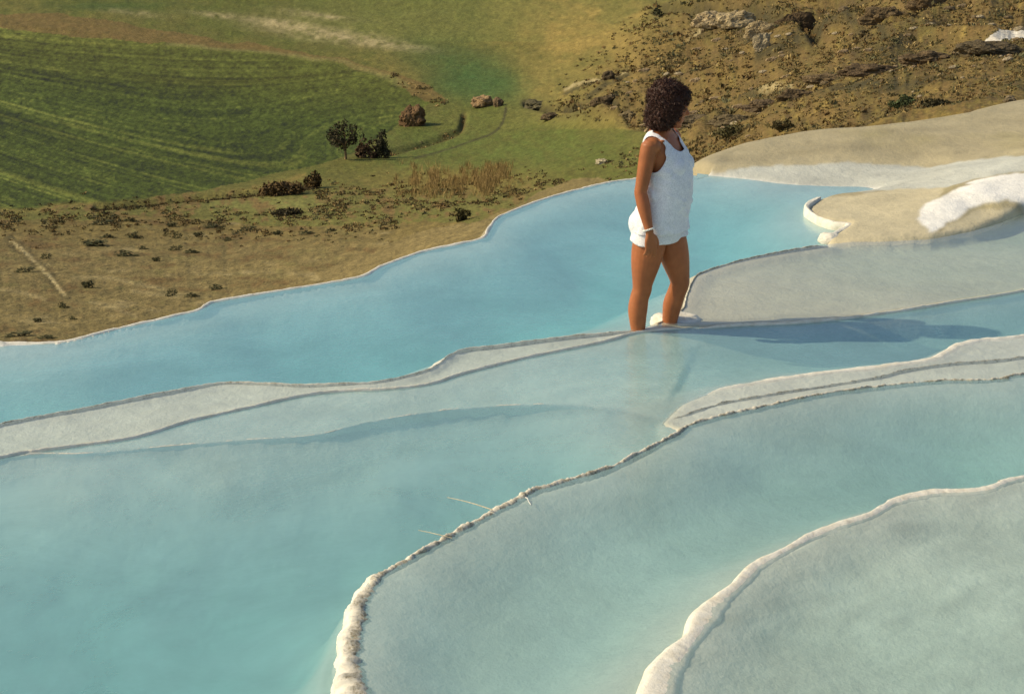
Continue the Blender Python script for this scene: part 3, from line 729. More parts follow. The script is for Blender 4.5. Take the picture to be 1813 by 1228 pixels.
def leaf_arrays(centers, size, elong=1.6, up=0.0):
    n = len(centers)
    a = rng.normal(size=(n, 3)); a /= np.linalg.norm(a, axis=1)[:, None]
    if up: a = a * (1 - up) + np.array([0, 0, 1]) * up; a /= np.linalg.norm(a, axis=1)[:, None]
    b = np.cross(a, rng.normal(size=(n, 3))); b /= np.linalg.norm(b, axis=1)[:, None]
    s = (np.asarray(size) * rng.uniform(.6, 1.4, n))[:, None]
    V = np.stack([centers - b * s * .5, centers + a * s * elong * .5 - b * s * .12, centers + b * s * .5, centers - a * s * elong * .5 + b * s * .1], 1)
    F = np.arange(4 * n).reshape(n, 4)
    return V.reshape(-1, 3), F

def clump_cloud(radii, n, nclump=14, seed=0, flat=.0):
    r = np.random.default_rng(seed)
    d = r.normal(size=(nclump, 3)); d /= np.linalg.norm(d, axis=1)[:, None]
    cc = d * r.uniform(.35, .85, (nclump, 1)); cc[:, 2] = np.abs(cc[:, 2]) * (1 - flat) + cc[:, 2] * flat
    cr = r.uniform(.22, .42, nclump)
    k = r.integers(0, nclump, n)
    q = r.normal(size=(n, 3)); q /= np.linalg.norm(q, axis=1)[:, None]
    P = cc[k] + q * (cr[k] * r.uniform(.4, 1.05, n) ** .5)[:, None]
    return P * np.asarray(radii), k

def bush_mesh(name, radii, n, leaf, col, parent=None, seed=0, nclump=14, off=(0, 0, 0), sink=.15):
    P, k = clump_cloud(radii, n, nclump, seed)
    P[:, 2] = np.maximum(P[:, 2], -sink * radii[2])
    P = P + np.asarray(off)
    V, F = leaf_arrays(P, leaf)
    r = np.random.default_rng(seed + 5)
    tint = r.uniform(.7, 1.35, nclump)[k] * r.uniform(.75, 1.3, n)
    c = np.repeat(np.asarray(col)[None] * tint[:, None], 4, 0)
    return mesh_np(name, V, F, M_LEAF, parent, cols=c, smooth=False)

def ground_at(u, v):
    return terr_point(np.array([u], float), np.array([v], float))[0]

def px_m(p):
    """metres per photo pixel at p"""
    return (p[1] * CP - (p[2] - CAMH) * SP) / FPX

def limb(pts, radii, n=8):
    V, F = [], []
    pts = [np.array(p, float) for p in pts]
    for i, (p, r) in enumerate(zip(pts, radii)):
        t = pts[min(i + 1, len(pts) - 1)] - pts[max(i - 1, 0)]; t /= np.linalg.norm(t) + 1e-9
        a = np.cross(t, [0.3, 1, .2]); a /= np.linalg.norm(a); b = np.cross(t, a)
        for k in range(n):
            th = 2 * math.pi * k / n
            V.append(p + (a * math.cos(th) + b * math.sin(th)) * r)
    for i in range(len(pts) - 1):
        for k in range(n):
            F.append((i * n + k, i * n + (k + 1) % n, (i + 1) * n + (k + 1) % n, (i + 1) * n + k))
    return np.array(V), np.array(F)

def join_arr(parts):
    Vs, Fs, o = [], [], 0
    for V, F in parts:
        Vs.append(V); Fs.append(F + o); o += len(V)
    return np.concatenate(Vs), np.concatenate(Fs)

def rock_mesh(name, radii, col, seed=0, sub=4, parent=None, rough=.28, freq=1.6):
    bm = bmesh.new(); bmesh.ops.create_icosphere(bm, subdivisions=sub, radius=1.0)
    V = np.array([v.co[:] for v in bm.verts]); F = np.array([[v.index for v in f.verts] for f in bm.faces]); bm.free()
    d = 1 + rough * fbm(V * freq + seed * 3.1, 5, seed + 200) * 1.6 + .10 * np.round(fbm(V * freq * 1.5 + seed, 2, seed + 210) * 3)
    V = V * d[:, None] * np.asarray(radii)
    V[:, 2] = np.maximum(V[:, 2], -.35 * radii[2])
    c = np.asarray(col)[None] * (1 + .5 * fbm(V / np.mean(radii) * 3 + seed, 4, seed + 220))[:, None]
    return mesh_np(name, V, F, M_ROCK, parent, cols=np.clip(c, .01, .7), smooth=False)

# --- tree in the field corner
def build_tree():
    g = ground_at(612, 284); m = px_m(g)
    root = bpy.data.objects.new('olive_tree', None); COL.objects.link(root); root.location = g
    tag(root, 'small dark tree with thin crown and pale trunk at the corner of the ploughed field', 'tree')
    parts = [limb([(0, 0, -.3), (.03, 0, 8 * m), (-.02, .05, 18 * m), (.05, 0, 26 * m)], [3.0 * m, 2.4 * m, 2.0 * m, 1.4 * m])]
    tips = []
    for k in range(11):
        a = rng.uniform(0, 6.28); h0 = rng.uniform(16, 26) * m; L = rng.uniform(14, 26) * m
        p0 = np.array([0, 0, h0]); p2 = p0 + np.array([math.cos(a) * L * .85, math.sin(a) * L * .85, rng.uniform(8, 30) * m]); p1 = (p0 + p2) / 2 + np.array([0, 0, 3 * m])
        parts.append(limb([p0, p1, p2], [1.1 * m, .7 * m, .3 * m], 6)); tips += [p2, p1]
    V, F = join_arr(parts)
    mesh_np('trunk', V, F, M_BARK, root, cols=np.zeros((len(V), 3)) + np.array([.25, .17, .085]))
    P, k = clump_cloud((33 * m, 30 * m, 31 * m), 1900, 24, 77, .8)
    P = P + np.array([-2 * m, 0, 40 * m])
    P = P[P[:, 2] > 14 * m]
    V, F = leaf_arrays(P, 2.4 * m)
    c = np.repeat(np.array([.062, .052, .026])[None] * rng.uniform(.5, 1.7, (len(P), 1)), 4, 0)
    mesh_np('crown', V, F, M_LEAF, root, cols=c, smooth=False)
build_tree()

def shrub_thing(name, u, v, w, h, col, label, cat='shrub', group=None, n=700, leaf=None, seed=0, nclump=14):
    g = ground_at(u, v); m = px_m(g)
    R = (w * m / 2, w * m / 2, h * m)
    o = bush_mesh(name, R, n, (leaf or max(1.6, w / 14)) * m, col, None, seed, nclump)
    o.location = g
    return tag(o, label, cat, group)

shrub_thing('round_shrub', 650, 280, 44, 36, (.085, .055, .030), 'brown bush with pale stones showing at its foot, right against the small tree', n=1100, seed=3)
shrub_thing('round_shrub', 677, 280, 36, 43, (.045, .042, .022), 'darkest round bush at the right end of the clump beside the small tree', n=1100, seed=4)
shrub_thing('hedge_shrub', 505, 345, 100, 26, (.115, .075, .030), 'long reddish brown thicket on the near edge of the ploughed field', n=1600, seed=5, leaf=4, nclump=30)
shrub_thing('hedge_shrub', 557, 333, 40, 32, (.12, .08, .03), 'taller brown thicket end below the small tree', n=700, seed=6, leaf=3.5)
shrub_thing('dark_shrub', 510, 381, 62, 15, (.055, .045, .022), 'wide low dark thicket alone on the yellow green meadow strip', n=900, seed=8, leaf=3.2, nclump=20)
shrub_thing('olive_shrub', 818, 390, 42, 24, (.10, .085, .032), 'olive brown bush on the bank right behind the lip of the upper pool', n=900, seed=9, leaf=3)
shrub_thing('olive_shrub', 1165, 26, 38, 20, (.055, .055, .025), 'dark green bush on the upper slope above the woman', n=700, seed=10, leaf=2.6)
shrub_thing('olive_shrub', 1420, 48, 54, 20, (.050, .038, .020), 'black green bush in the shaded gully right of the pale outcrop', n=900, seed=11, leaf=3)
shrub_thing('olive_shrub', 1285, 32, 70, 26, (.055, .040, .022), 'spreading dark bush directly above the pale outcrop', n=1100, seed=12, leaf=3, nclump=22)
shrub_thing('olive_shrub', 1292, 258, 70, 26, (.085, .075, .030), 'big grey green bush where the bare slope meets the hillside right of the woman', n=1500, seed=13, leaf=3, nclump=22)
shrub_thing('olive_shrub', 1598, 198, 52, 22, (.060, .075, .030), 'dense green bush on the hillside just above the bare slope crest', n=1200, seed=14, leaf=3, nclump=18)
shrub_thing('olive_shrub', 1655, 214, 60, 15, (.055, .048, .022), 'flat dark bush sitting on the crest of the bare slope', n=1000, seed=15, leaf=3, nclump=18)
shrub_thing('olive_shrub', 1385, 240, 46, 22, (.105, .085, .034), 'brown bush at the upper left corner of the bare slope', n=900, seed=16, leaf=3)
shrub_thing('olive_shrub', 1236, 298, 40, 24, (.105, .080, .035), 'small dry bush touching the far pool edge beside the woman', n=700, seed=17, leaf=2.6)

low = [(179, 399, 48, 9), (235, 395, 30, 10), (303, 402, 28, 8), (377, 402, 46, 7), (437, 407, 40, 9), (242, 421, 32, 10), (165, 434, 62, 11), (222, 452, 52, 11), (311, 442, 30, 9), (344, 447, 36, 8), (276, 462, 24, 9), (253, 440, 22, 7), (81, 455, 24, 10), (195, 420, 26, 9), (351, 418, 28, 10), (404, 425, 26, 8), (314, 421, 22, 10),
       (549, 414, 34, 8), (155, 510, 34, 15), (385, 512, 40, 9), (304, 523, 26, 12), (345, 525, 34, 9), (66, 570, 26, 8), (129, 565, 18, 7), (43, 480, 40, 9), (590, 410, 24, 7), (490, 415, 22, 8), (112, 545, 24, 12), (30, 595, 60, 8), (90, 598, 44, 7)]
lowlab = ['second', 'third', 'fourth', 'fifth', 'sixth', 'seventh', 'eighth', 'ninth', 'tenth']
protos = [bush_mesh('low_shrub', (.5, .5, .9), 260, .085, (.058, .058, .024), None, 300 + k, 9) for k in range(4)]
used = set()
for i, (u, v, w, h) in enumerate(low):
    pr = protos[i % 4]
    if i % 4 in used:
        o = pr.copy(); COL.objects.link(o)
    else:
        o = pr; used.add(i % 4)
    g = ground_at(u, v); m = px_m(g)
    o.location = g; o.rotation_euler = (0, 0, 0); o.scale = (w * m, w * m * .8, h * m * 1.15)
    tag(o, 'low dark green shrub scattered on the tan flat left of the pools', 'shrub', 'low shrubs on the tan flat below the pools')

# --- boulders
def boulder(u, v, w, h, col, label, seed, group=None, sub=4, name='boulder', depth=None):
    g = ground_at(u, v); m = px_m(g)
    o = rock_mesh(name, (w * m / 2, (depth or w) * m / 2, h * m * .72), col, seed, sub)
    o.location = g + np.array([0, 0, .25 * h * m])
    o.rotation_euler = (0, 0, 0)
    return tag(o, label, 'boulder', group)
boulder(731, 222, 46, 34, (.155, .095, .045), 'big round dark brown boulder standing alone in the green field, casting a shadow', 1, sub=5)
boulder(855, 189, 38, 19, (.30, .20, .10), 'pale lumpy boulder at the end of the narrow track in the hollow', 2, sub=5)
boulder(882, 189, 18, 15, (.16, .11, .06), 'smaller dark boulder leaning against the pale lumpy one', 3)
boulder(1070, 203, 44, 20, (.10, .072, .038), 'dark wide boulder on the slope left of the woman\'s head', 4, sub=5)
boulder(1110, 212, 40, 20, (.17, .13, .065), 'light brown boulder pile just left of the woman\'s neck', 5, sub=5)
boulder(972, 212, 30, 12, (.11, .08, .042), 'low dark boulder beside the green meadow, midway between track and woman', 6)
boulder(950, 183, 44, 13, (.12, .105, .055), 'flat crumbling heap of stones beyond the low dark boulder', 7, sub=5)
boulder(1077, 152, 22, 14, (.09, .066, .036), 'upper dark boulder on the slope left of the woman\'s hair', 8)
boulder(1065, 290, 22, 9, (.42, .36, .22), 'pale whitish boulder near the far pool edge left of the woman', 9)
boulder(1785, 210, 22, 12, (.14, .11, .065), 'single dark stone on the bare tan slope at the right', 10)
for i, (u, v, w, h, col, lab) in enumerate([
    (1262, 74, 62, 20, (.40, .31, .17), 'pale sunlit outcrop on the upper slope, its left end'), (1302, 68, 58, 20, (.42, .33, .18), 'pale ribbed middle block of the upper slope outcrop'),
    (1342, 80, 46, 20, (.36, .28, .15), 'pale outcrop block where the ridge turns down'), (1348, 104, 26, 20, (.40, .33, .2), 'small pale stone below the right end of the outcrop'),
    (1408, 60, 60, 26, (.085, .058, .03), 'black brown crag in the gully right of the pale outcrop'),
    (1232, 226, 74, 12, (.13, .10, .055), 'long low ledge beside the woman\'s shoulder'), (1296, 216, 74, 12, (.15, .115, .06), 'stone ledge running right from the woman, second block'),
    (1356, 208, 66, 12, (.14, .10, .055), 'stone ledge running right from the woman, third block'), (1412, 196, 60, 13, (.12, .085, .045), 'stone ledge running right from the woman, last dark block'),
    (1462, 168, 66, 12, (.17, .12, .06), 'broken ledge block in the middle of the right hillside'), (1534, 162, 80, 13, (.13, .09, .048), 'wide dark ledge block in the middle of the right hillside'),
    (1640, 140, 84, 14, (.15, .105, .055), 'dark ledge below the orange grass patch left of the white scar'), (1745, 122, 96, 16, (.13, .10, .055), 'large dark ledge directly below the white scar'),
    (1560, 62, 70, 20, (.17, .12, .06), 'upright brown crag high on the right hillside'), (1640, 44, 60, 22, (.16, .11, .055), 'jagged brown crag near the top edge, right of the upright one')]):
    boulder(u, v, w * 1.15, h * 1.45, tuple(x * .92 for x in col), lab, 50 + i, None, 5, 'rock_outcrop', depth=w * .6)
rockcols = [(.30, .22, .12), (.16, .12, .065), (.38, .31, .19)]
rp = [rock_mesh('hillside_rock', (.5, .42, .4), rockcols[k], 30 + k, 3) for k in range(3)]
r2 = np.random.default_rng(99)
spots = []
for _ in range(4000):
    u, v = r2.uniform(960, 1813), r2.uniform(2, 285)
    if u + .55 * v < 1130 or not inside(np.array(R_ROCKY, float), np.array([u]), np.array([v]))[0]: continue
    ridge = np.interp(u, [p[0] for p in C_RIDGE], [p[1] for p in C_RIDGE])
    if v > ridge - 4: continue
    if vnoise(np.array([[u / 60, v / 30]]), 5)[0] < .45: continue
    spots.append((u, v))
    if len(spots) >= 150: break
for i, (u, v) in enumerate(spots):
    pr = rp[i % 3]
    o = pr if i < 3 else pr.copy()
    if i >= 3: COL.objects.link(o)
    g = ground_at(u, v); m = px_m(g); s = r2.uniform(6, 15) * (1 + .5 * (r2.random() < .12))
    o.location = g + np.array([0, 0, .12 * s * m]); o.scale = (s * m * r2.uniform(.8, 1.6), s * m, s * m * r2.uniform(.6, 1.0))
    tag(o, 'weathered brown rock half buried in the scrub of the right hillside', 'rock', 'loose rocks on the right hillside')

# --- scrub, dry grass: masses nobody could count
def tufts(name, pts, sizes, cols, per=26, blade=.5, up=.55, spread=.5):
    n = len(pts)
    base = np.repeat(pts, per, 0); S = np.repeat(sizes, per)
    off = rng.normal(size=(n * per, 3)) * np.array([spread, spread, .28]); off[:, 2] = np.abs(off[:, 2])
    C = base + off * S[:, None]
    V, F = leaf_arrays(C, S * blade, 1.8, up)
    c = np.repeat(np.repeat(cols, per, 0) * rng.uniform(.6, 1.45, (n * per, 1)), 4, 0)
    o = mesh_np(name, V, F, M_LEAF, cols=c, smooth=False)
    o['kind'] = 'stuff'
    return o

def scatter(n, box, fn):
    u = rng.uniform(box[0], box[1], n); v = rng.uniform(box[2], box[3], n)
    k = fn(u, v) > rng.random(n)
    return u[k], v[k]

def rocky_density(u, v):
    d = rocky_w(u, v)
    n = fbm(np.stack([u / 34, v / 17], -1), 4, 151)
    d = d * (.30 + .70 * sstep(-.15, .35, n))
    sc = inside(np.array([(1725, 106), (1800, 58), (2300, -20), (2300, 60), (1813, 86)], float), u, v)
    rid = np.interp(u, [p[0] for p in C_RIDGE], [p[1] for p in C_RIDGE])
    return d * ~sc * (v < rid + 8)
u, v = scatter(30000, (960, 1850, -4, 320), rocky_density)
P = terr_point(u, v); m = px_m(P.T)
kind = fbm(np.stack([u / 22, v / 12], -1), 3, 152) + rng.normal(size=len(u)) * .25
pal = np.array([[.080, .062, .030], [.155, .100, .038], [.140, .115, .045], [.26, .19, .075], [.120, .115, .055]])
ci = np.clip(((kind + .7) / 1.4 * 5).astype(int), 0, 4)
tufts('scrub', P, m * rng.uniform(1.8, 5.5, len(u)) * (1 + 1.1 * (rng.random(len(u)) < .07)), pal[ci], 14, .42)

def mid_density(u, v):
    a = np.exp(-((v - (352 - .04 * (u - 700))) / 26) ** 2) * (u > 560) * (u < 1120)
    e = np.exp(-(pathd([(170, 372), (250, 362), (330, 355), (410, 349), (480, 342), (560, 332)], u, v) / 6) ** 2)
    f = np.exp(-((v - 392) / 20) ** 2) * (u < 700) * .8
    t2 = np.exp(-(pathd([(690, 270), (740, 256), (790, 240), (815, 228), (822, 205)], u, v) / 4) ** 2)
    g = np.exp(-((v - 150 - .9 * (u - 720) * .5) / 9) ** 2) * (u > 690) * (u < 790)
    h = np.exp(-(pathd([(1010, 330), (1080, 300), (1150, 280)], u, v) / 20) ** 2)
    bank = inside(np.array(R_BANK, float), u, v)
    n = fbm(np.stack([u / 30, v / 9], -1), 4, 153)
    return np.clip(a * .9 + e + f + t2 * .8 + g * .6 + h, 0, 1) * sstep(-.2, .4, n) * ~bank
u, v = scatter(52000, (0, 1160, 130, 440), mid_density)
P = terr_point(u, v); m = px_m(P.T)
kind = fbm(np.stack([u / 26, v / 8], -1), 3, 154) + rng.normal(size=len(u)) * .3
ci = np.clip(((kind + .7) / 1.4 * 5).astype(int), 0, 4)
tufts('scrub', P, m * rng.uniform(2.5, 6, len(u)), pal[ci], 16, .4)

u, v = scatter(9000, (150, 580, 325, 385), lambda u, v: np.exp(-(pathd([(170, 372), (250, 362), (330, 355), (410, 349), (480, 342), (560, 332)], u, v + 1) / 4.5) ** 2) * (.5 + .5 * sstep(-.2, .3, fbm(np.stack([u / 24, v / 9], -1), 3, 158))))
P = terr_point(u, v); m = px_m(P.T)
tufts('scrub', P, m * rng.uniform(2, 5, len(u)), np.array([[.070, .050, .024], [.10, .068, .028], [.055, .050, .024]])[rng.integers(0, 3, len(u))], 14, .42)

def reed_density(u, v):
    n = fbm(np.stack([u / 16, v / 30], -1), 3, 155)
    return .8 * np.exp(-((v - (322 - .05 * (u - 800))) / 20) ** 2) * sstep(690, 730, u) * sstep(930, 870, u) * sstep(-.2, .3, n)
u, v = scatter(7000, (690, 930, 290, 352), reed_density)
P = terr_point(u, v); m = px_m(P.T); n = len(u); per = 9
B = np.repeat(P, per, 0); mm = np.repeat(m, per)
B = B + rng.normal(size=(n * per, 3)) * np.array([1, 1, 0]) * (mm * 2.2)[:, None]
L = mm * rng.uniform(4, 13, n * per); lean = rng.normal(size=(n * per, 3)) * .26; lean[:, 2] = 1
T = B + lean * L[:, None]; ang = rng.uniform(0, 6.28, n * per); sd = np.stack([mm * .34 * np.cos(ang), mm * .34 * np.sin(ang), mm * 0], -1)
V = np.stack([B - sd, B + sd, T + sd * .4, T - sd * .4], 1).reshape(-1, 3)
c = np.repeat(np.array([.32, .225, .085])[None] * rng.uniform(.65, 1.25, (n * per, 1)), 4, 0)
o = mesh_np('dry_grass', V, np.arange(len(V)).reshape(-1, 4), M_LEAF, cols=c, smooth=False); o['kind'] = 'stuff'
HEAD_YAW, HEAD_NOD = math.radians(27), math.radians(12)
SKIN_C = (.36, .118, .038)
PERSON_POS = (0.765, 7.08, -0.145); PERSON_YAW = math.radians(-26); PERSON_S = 0.925
SUN_Y, SUN_ELD, SUN_S, SKY_S, EXPO = 0.05, 37.0, 3.9, 0.14, 0.0

# ================================================================== THE WOMAN
# body frame: +X the way she faces, +Y her left, +Z up, origin on the pool floor between her feet
def ringpts(c, e1, e2, n=24, p=2.0):
    th = np.arange(n) * 2 * math.pi / n
    cs, sn = np.cos(th), np.sin(th)
    a = np.sign(cs) * np.abs(cs) ** (2 / p); b = np.sign(sn) * np.abs(sn) ** (2 / p)
    return np.asarray(c)[None] + a[:, None] * np.asarray(e1)[None] + b[:, None] * np.asarray(e2)[None]

def loft(rings):
    n = len(rings[0]); V = np.concatenate(rings + [rings[0].mean(0)[None], rings[-1].mean(0)[None]])
    F = []
    for i in range(len(rings) - 1):
        for k in range(n):
            a, b = i * n + k, i * n + (k + 1) % n
            F.append((a, b, b + n, a + n))
    m = len(rings) * n
    for k in range(n):
        F.append((m, (k + 1) % n, k, k)); F.append((m + 1, m - n + k, m - n + (k + 1) % n, m - n + (k + 1) % n))
    return V, F

def hloft(rows, n=28):
    """rows: z, cx, rx (front-back), ry (side), cy, p"""
    R = np.array([list(r) + [0, 2.2][len(r) - 4:] if len(r) < 6 else list(r) for r in rows], float)
    C = catmull(R, 4)
    return loft([ringpts((c[1], c[4], c[0]), (c[2], 0, 0), (0, c[3], 0), n, c[5]) for c in C])

def tube(pts, rad, n=18, ref=(0, 1, 0), flat=1.0, sub=4):
    P = catmull(np.concatenate([np.array(pts, float), np.array(rad, float)[:, None]], 1), sub)
    T = np.gradient(P[:, :3], axis=0); T /= np.linalg.norm(T, axis=1)[:, None]
    rings = []
    for p, t in zip(P, T):
        e2 = np.array(ref, float) - t * np.dot(ref, t); e2 /= np.linalg.norm(e2); e1 = np.cross(e2, t)
        rings.append(ringpts(p[:3], e1 * p[3], e2 * p[3] * flat, n))
    t0, t1 = T[0], T[-1]
    rings = [ringpts(P[0][:3] - t0 * P[0][3] * .6, (rings[0][0] - P[0][:3]) * .6, (rings[0][n // 4] - P[0][:3]) * .6, n)] + rings + \
            [ringpts(P[-1][:3] + t1 * P[-1][3] * .6, (rings[-1][0] - P[-1][:3]) * .6, (rings[-1][n // 4] - P[-1][:3]) * .6, n)]
    return loft(rings)

def ell(c, r, R=None, n=16):
    rings = []
    for a in np.linspace(-math.pi / 2 + .12, math.pi / 2 - .12, 12):
        rings.append(ringpts((0, 0, math.sin(a) * r[2]), (math.cos(a) * r[0], 0, 0), (0, math.cos(a) * r[1], 0), n))
    V, F = loft(rings)
    if R is not None: V = V @ np.array(R).T
    return V + np.asarray(c), F

def rotz(a): c, s = math.cos(a), math.sin(a); return np.array([[c, -s, 0], [s, c, 0], [0, 0, 1]])
def roty(a): c, s = math.cos(a), math.sin(a); return np.array([[c, 0, s], [0, 1, 0], [-s, 0, c]])

def raw_obj(name, parts):
    me = bpy.data.meshes.new(name); V, F, o = [], [], 0
    for v, f in parts:
        V += [tuple(x) for x in v]
        for q in f:
            q = [int(i) + o for i in dict.fromkeys(q)]
            if len(q) > 2: F.append(q)
        o += len(v)
    me.from_pydata(V, [], F); me.update()
    bm = bmesh.new(); bm.from_mesh(me); bmesh.ops.recalc_face_normals(bm, faces=bm.faces[:]); bm.to_mesh(me); bm.free()
    ob = bpy.data.objects.new(name, me); COL.objects.link(ob)
    return ob

def bake(ob, mods):
    for typ, kw in mods:
        m = ob.modifiers.new(typ, typ)
        for k, v in kw.items(): setattr(m, k, v)
    dg = bpy.context.evaluated_depsgraph_get(); dg.update()
    me = bpy.data.meshes.new_from_object(ob.evaluated_get(dg))
    old = ob.data; ob.modifiers.clear(); ob.data = me; bpy.data.meshes.remove(old)
    return ob

def verts(ob):
    a = np.empty(len(ob.data.vertices) * 3, np.float32); ob.data.vertices.foreach_get('co', a); return a.reshape(-1, 3).astype(float)
def setverts(ob, V):
    ob.data.vertices.foreach_set('co', np.asarray(V, np.float32).ravel()); ob.data.update()
def setcol(ob, c):
    a = ob.data.color_attributes.new('Col', 'FLOAT_COLOR', 'POINT')
    a.data.foreach_set('color', np.concatenate([c, np.ones((len(c), 1))], 1).astype(np.float32).ravel())
def smooth(ob): ob.data.polygons.foreach_set('use_smooth', np.ones(len(ob.data.polygons), bool)); ob.data.update()

TORSO = [(.72, -.012, .060, .085), (.75, -.015, .090, .135), (.79, -.020, .112, .160), (.84, -.022, .118, .168), (.90, -.012, .108, .163), (.97, .0, .095, .142), (1.04, .006, .090, .124), (1.11, .010, .096, .128), (1.18, .010, .106, .138), (1.25, .004, .106, .146), (1.305, -.008, .092, .150), (1.345, -.018, .076, .142), (1.375, -.024, .062, .110), (1.40, -.024, .054, .070)]
# legs: near (her right) leg straight and behind, far (her left) leg a step ahead with bent knee
LEG_R = [((-.02, -.085, .80), .088), ((-.038, -.086, .70), .092), ((-.052, -.088, .60), .081), ((-.064, -.092, .49), .058), ((-.066, -.092, .45), .054), ((-.080, -.092, .40), .053), ((-.088, -.092, .33), .055), ((-.086, -.092, .26), .047), ((-.078, -.092, .17), .037), ((-.072, -.092, .08), .034), ((-.070, -.092, .045), .037)]
LEG_L = [((.0, .080, .80), .088), ((.030, .080, .70), .092), ((.060, .084, .60), .081), ((.088, .090, .49), .058), ((.090, .090, .45), .054), ((.074, .090, .40), .053), ((.054, .090, .33), .055), ((.044, .090, .26), .047), ((.034, .090, .17), .037), ((.028, .090, .08), .034), ((.026, .090, .05), .036)]
def foot(x, y, yaw):
    V, F = tube([(-.045, 0, .035), (.0, 0, .042), (.06, 0, .036), (.12, 0, .025), (.165, 0, .017)], [.032, .037, .034, .036, .026], 16, (0, 1, 0), 1.12)
    V = V @ rotz(yaw).T + np.array([x, y, 0]); V[:, 2] = np.maximum(V[:, 2], .003)
    return V, F

def arm(side, sh, el, wr):
    sh, el, wr = map(np.array, (sh, el, wr)); q = lambda t: sh + (el - sh) * t; p = lambda t: el + (wr - el) * t
    return tube([q(-.04), q(.12), q(.35), q(.6), q(.85), el, p(.15), p(.35), p(.65), p(.9), wr], [.046, .047, .044, .040, .036, .0345, .036, .0365, .030, .024, .0225], 18)

def hand(wr, d, side, palm_n):
    """wr wrist point, d direction to the fingertips, palm_n direction the palm faces"""
    d = np.array(d, float); d /= np.linalg.norm(d); pn = np.array(palm_n, float); pn -= d * pn.dot(d); pn /= np.linalg.norm(pn)
    ac = np.cross(d, pn) * side        # towards the thumb
    wr = np.array(wr, float)
    parts = []
    rings = []
    for t, hw, th in ((-.01, .020, .017), (.015, .024, .017), (.04, .032, .015), (.065, .036, .0135), (.085, .036, .012), (.094, .030, .010)):
        rings.append(ringpts(wr + d * t, ac * hw, pn * th, 18, 2.5))
    parts.append(loft(rings))
    for k, (off, L) in enumerate(((.027, .068), (.0095, .076), (-.0085, .070), (-.026, .055))):
        b = wr + d * .085 + ac * off; cur = (.25, .55, .9)
        dd = d + ac * off * 2.2; pts = [b - d * .02, b]
        x = b
        for s, c in zip((.45, .32, .23), (.22 + .08 * k, .50 + .1 * k, .80 + .1 * k)):
            x = x + (dd * math.cos(c) + pn * math.sin(c)) * L * s; pts.append(x)
        parts.append(tube(pts, [.0088, .0090, .0084, .0076, .0062], 12, ac, 1.0, 3))
    b = wr + d * .022 + ac * .024
    pts = [b - ac * .012, b, b + d * .030 + ac * .020 + pn * .008, b + d * .058 + ac * .025 + pn * .014, b + d * .080 + ac * .022 + pn * .017]
    parts.append(tube(pts, [.012, .0125, .0105, .0095, .0075], 12, pn, 1.0, 3))
    return parts

HEADC = np.array([.012, 0, 1.525])
RH = rotz(HEAD_YAW) @ roty(HEAD_NOD)
def H(v): return (np.asarray(v) @ RH.T) + HEADC
def head_parts():
    P = []
    rows = [(-.108, .046, .022, .020), (-.098, .044, .040, .034), (-.078, .030, .066, .050), (-.05, .018, .084, .060), (-.015, .012, .092, .068), (.02, .008, .095, .071), (.055, .004, .092, .069), (.085, .0, .074, .056), (.100, -.002, .046, .034), (.110, -.006, .02, .015)]
    P.append(hloft(rows, 28))
    P.append(tube([(.094, 0, .020), (.104, 0, .0), (.116, 0, -.016), (.112, 0, -.024)], [.008, .010, .0125, .009], 12, (0, 1, 0), .95))
    for s in (-1, 1):
        P.append(ell((.106, s * .010, -.022), (.009, .008, .007)))
        P.append(ell((.066, s * .040, -.022), (.030, .022, .022)))          # cheek
        P.append(ell((.090, s * .028, .026), (.014, .022, .007)))           # brow
        P.append(ell((.086, s * .030, .009), (.010, .0135, .008)))          # eye
        P.append(ell((-.004, s * .074, .0), (.017, .007, .030), rotz(s * .3)))  # ear
    P.append(ell((.096, 0, -.050), (.012, .022, .0055))); P.append(ell((.094, 0, -.060), (.012, .019, .0065)))
    P.append(ell((.082, 0, -.090), (.020, .022, .016)))
    return [(H(v), f) for v, f in P]

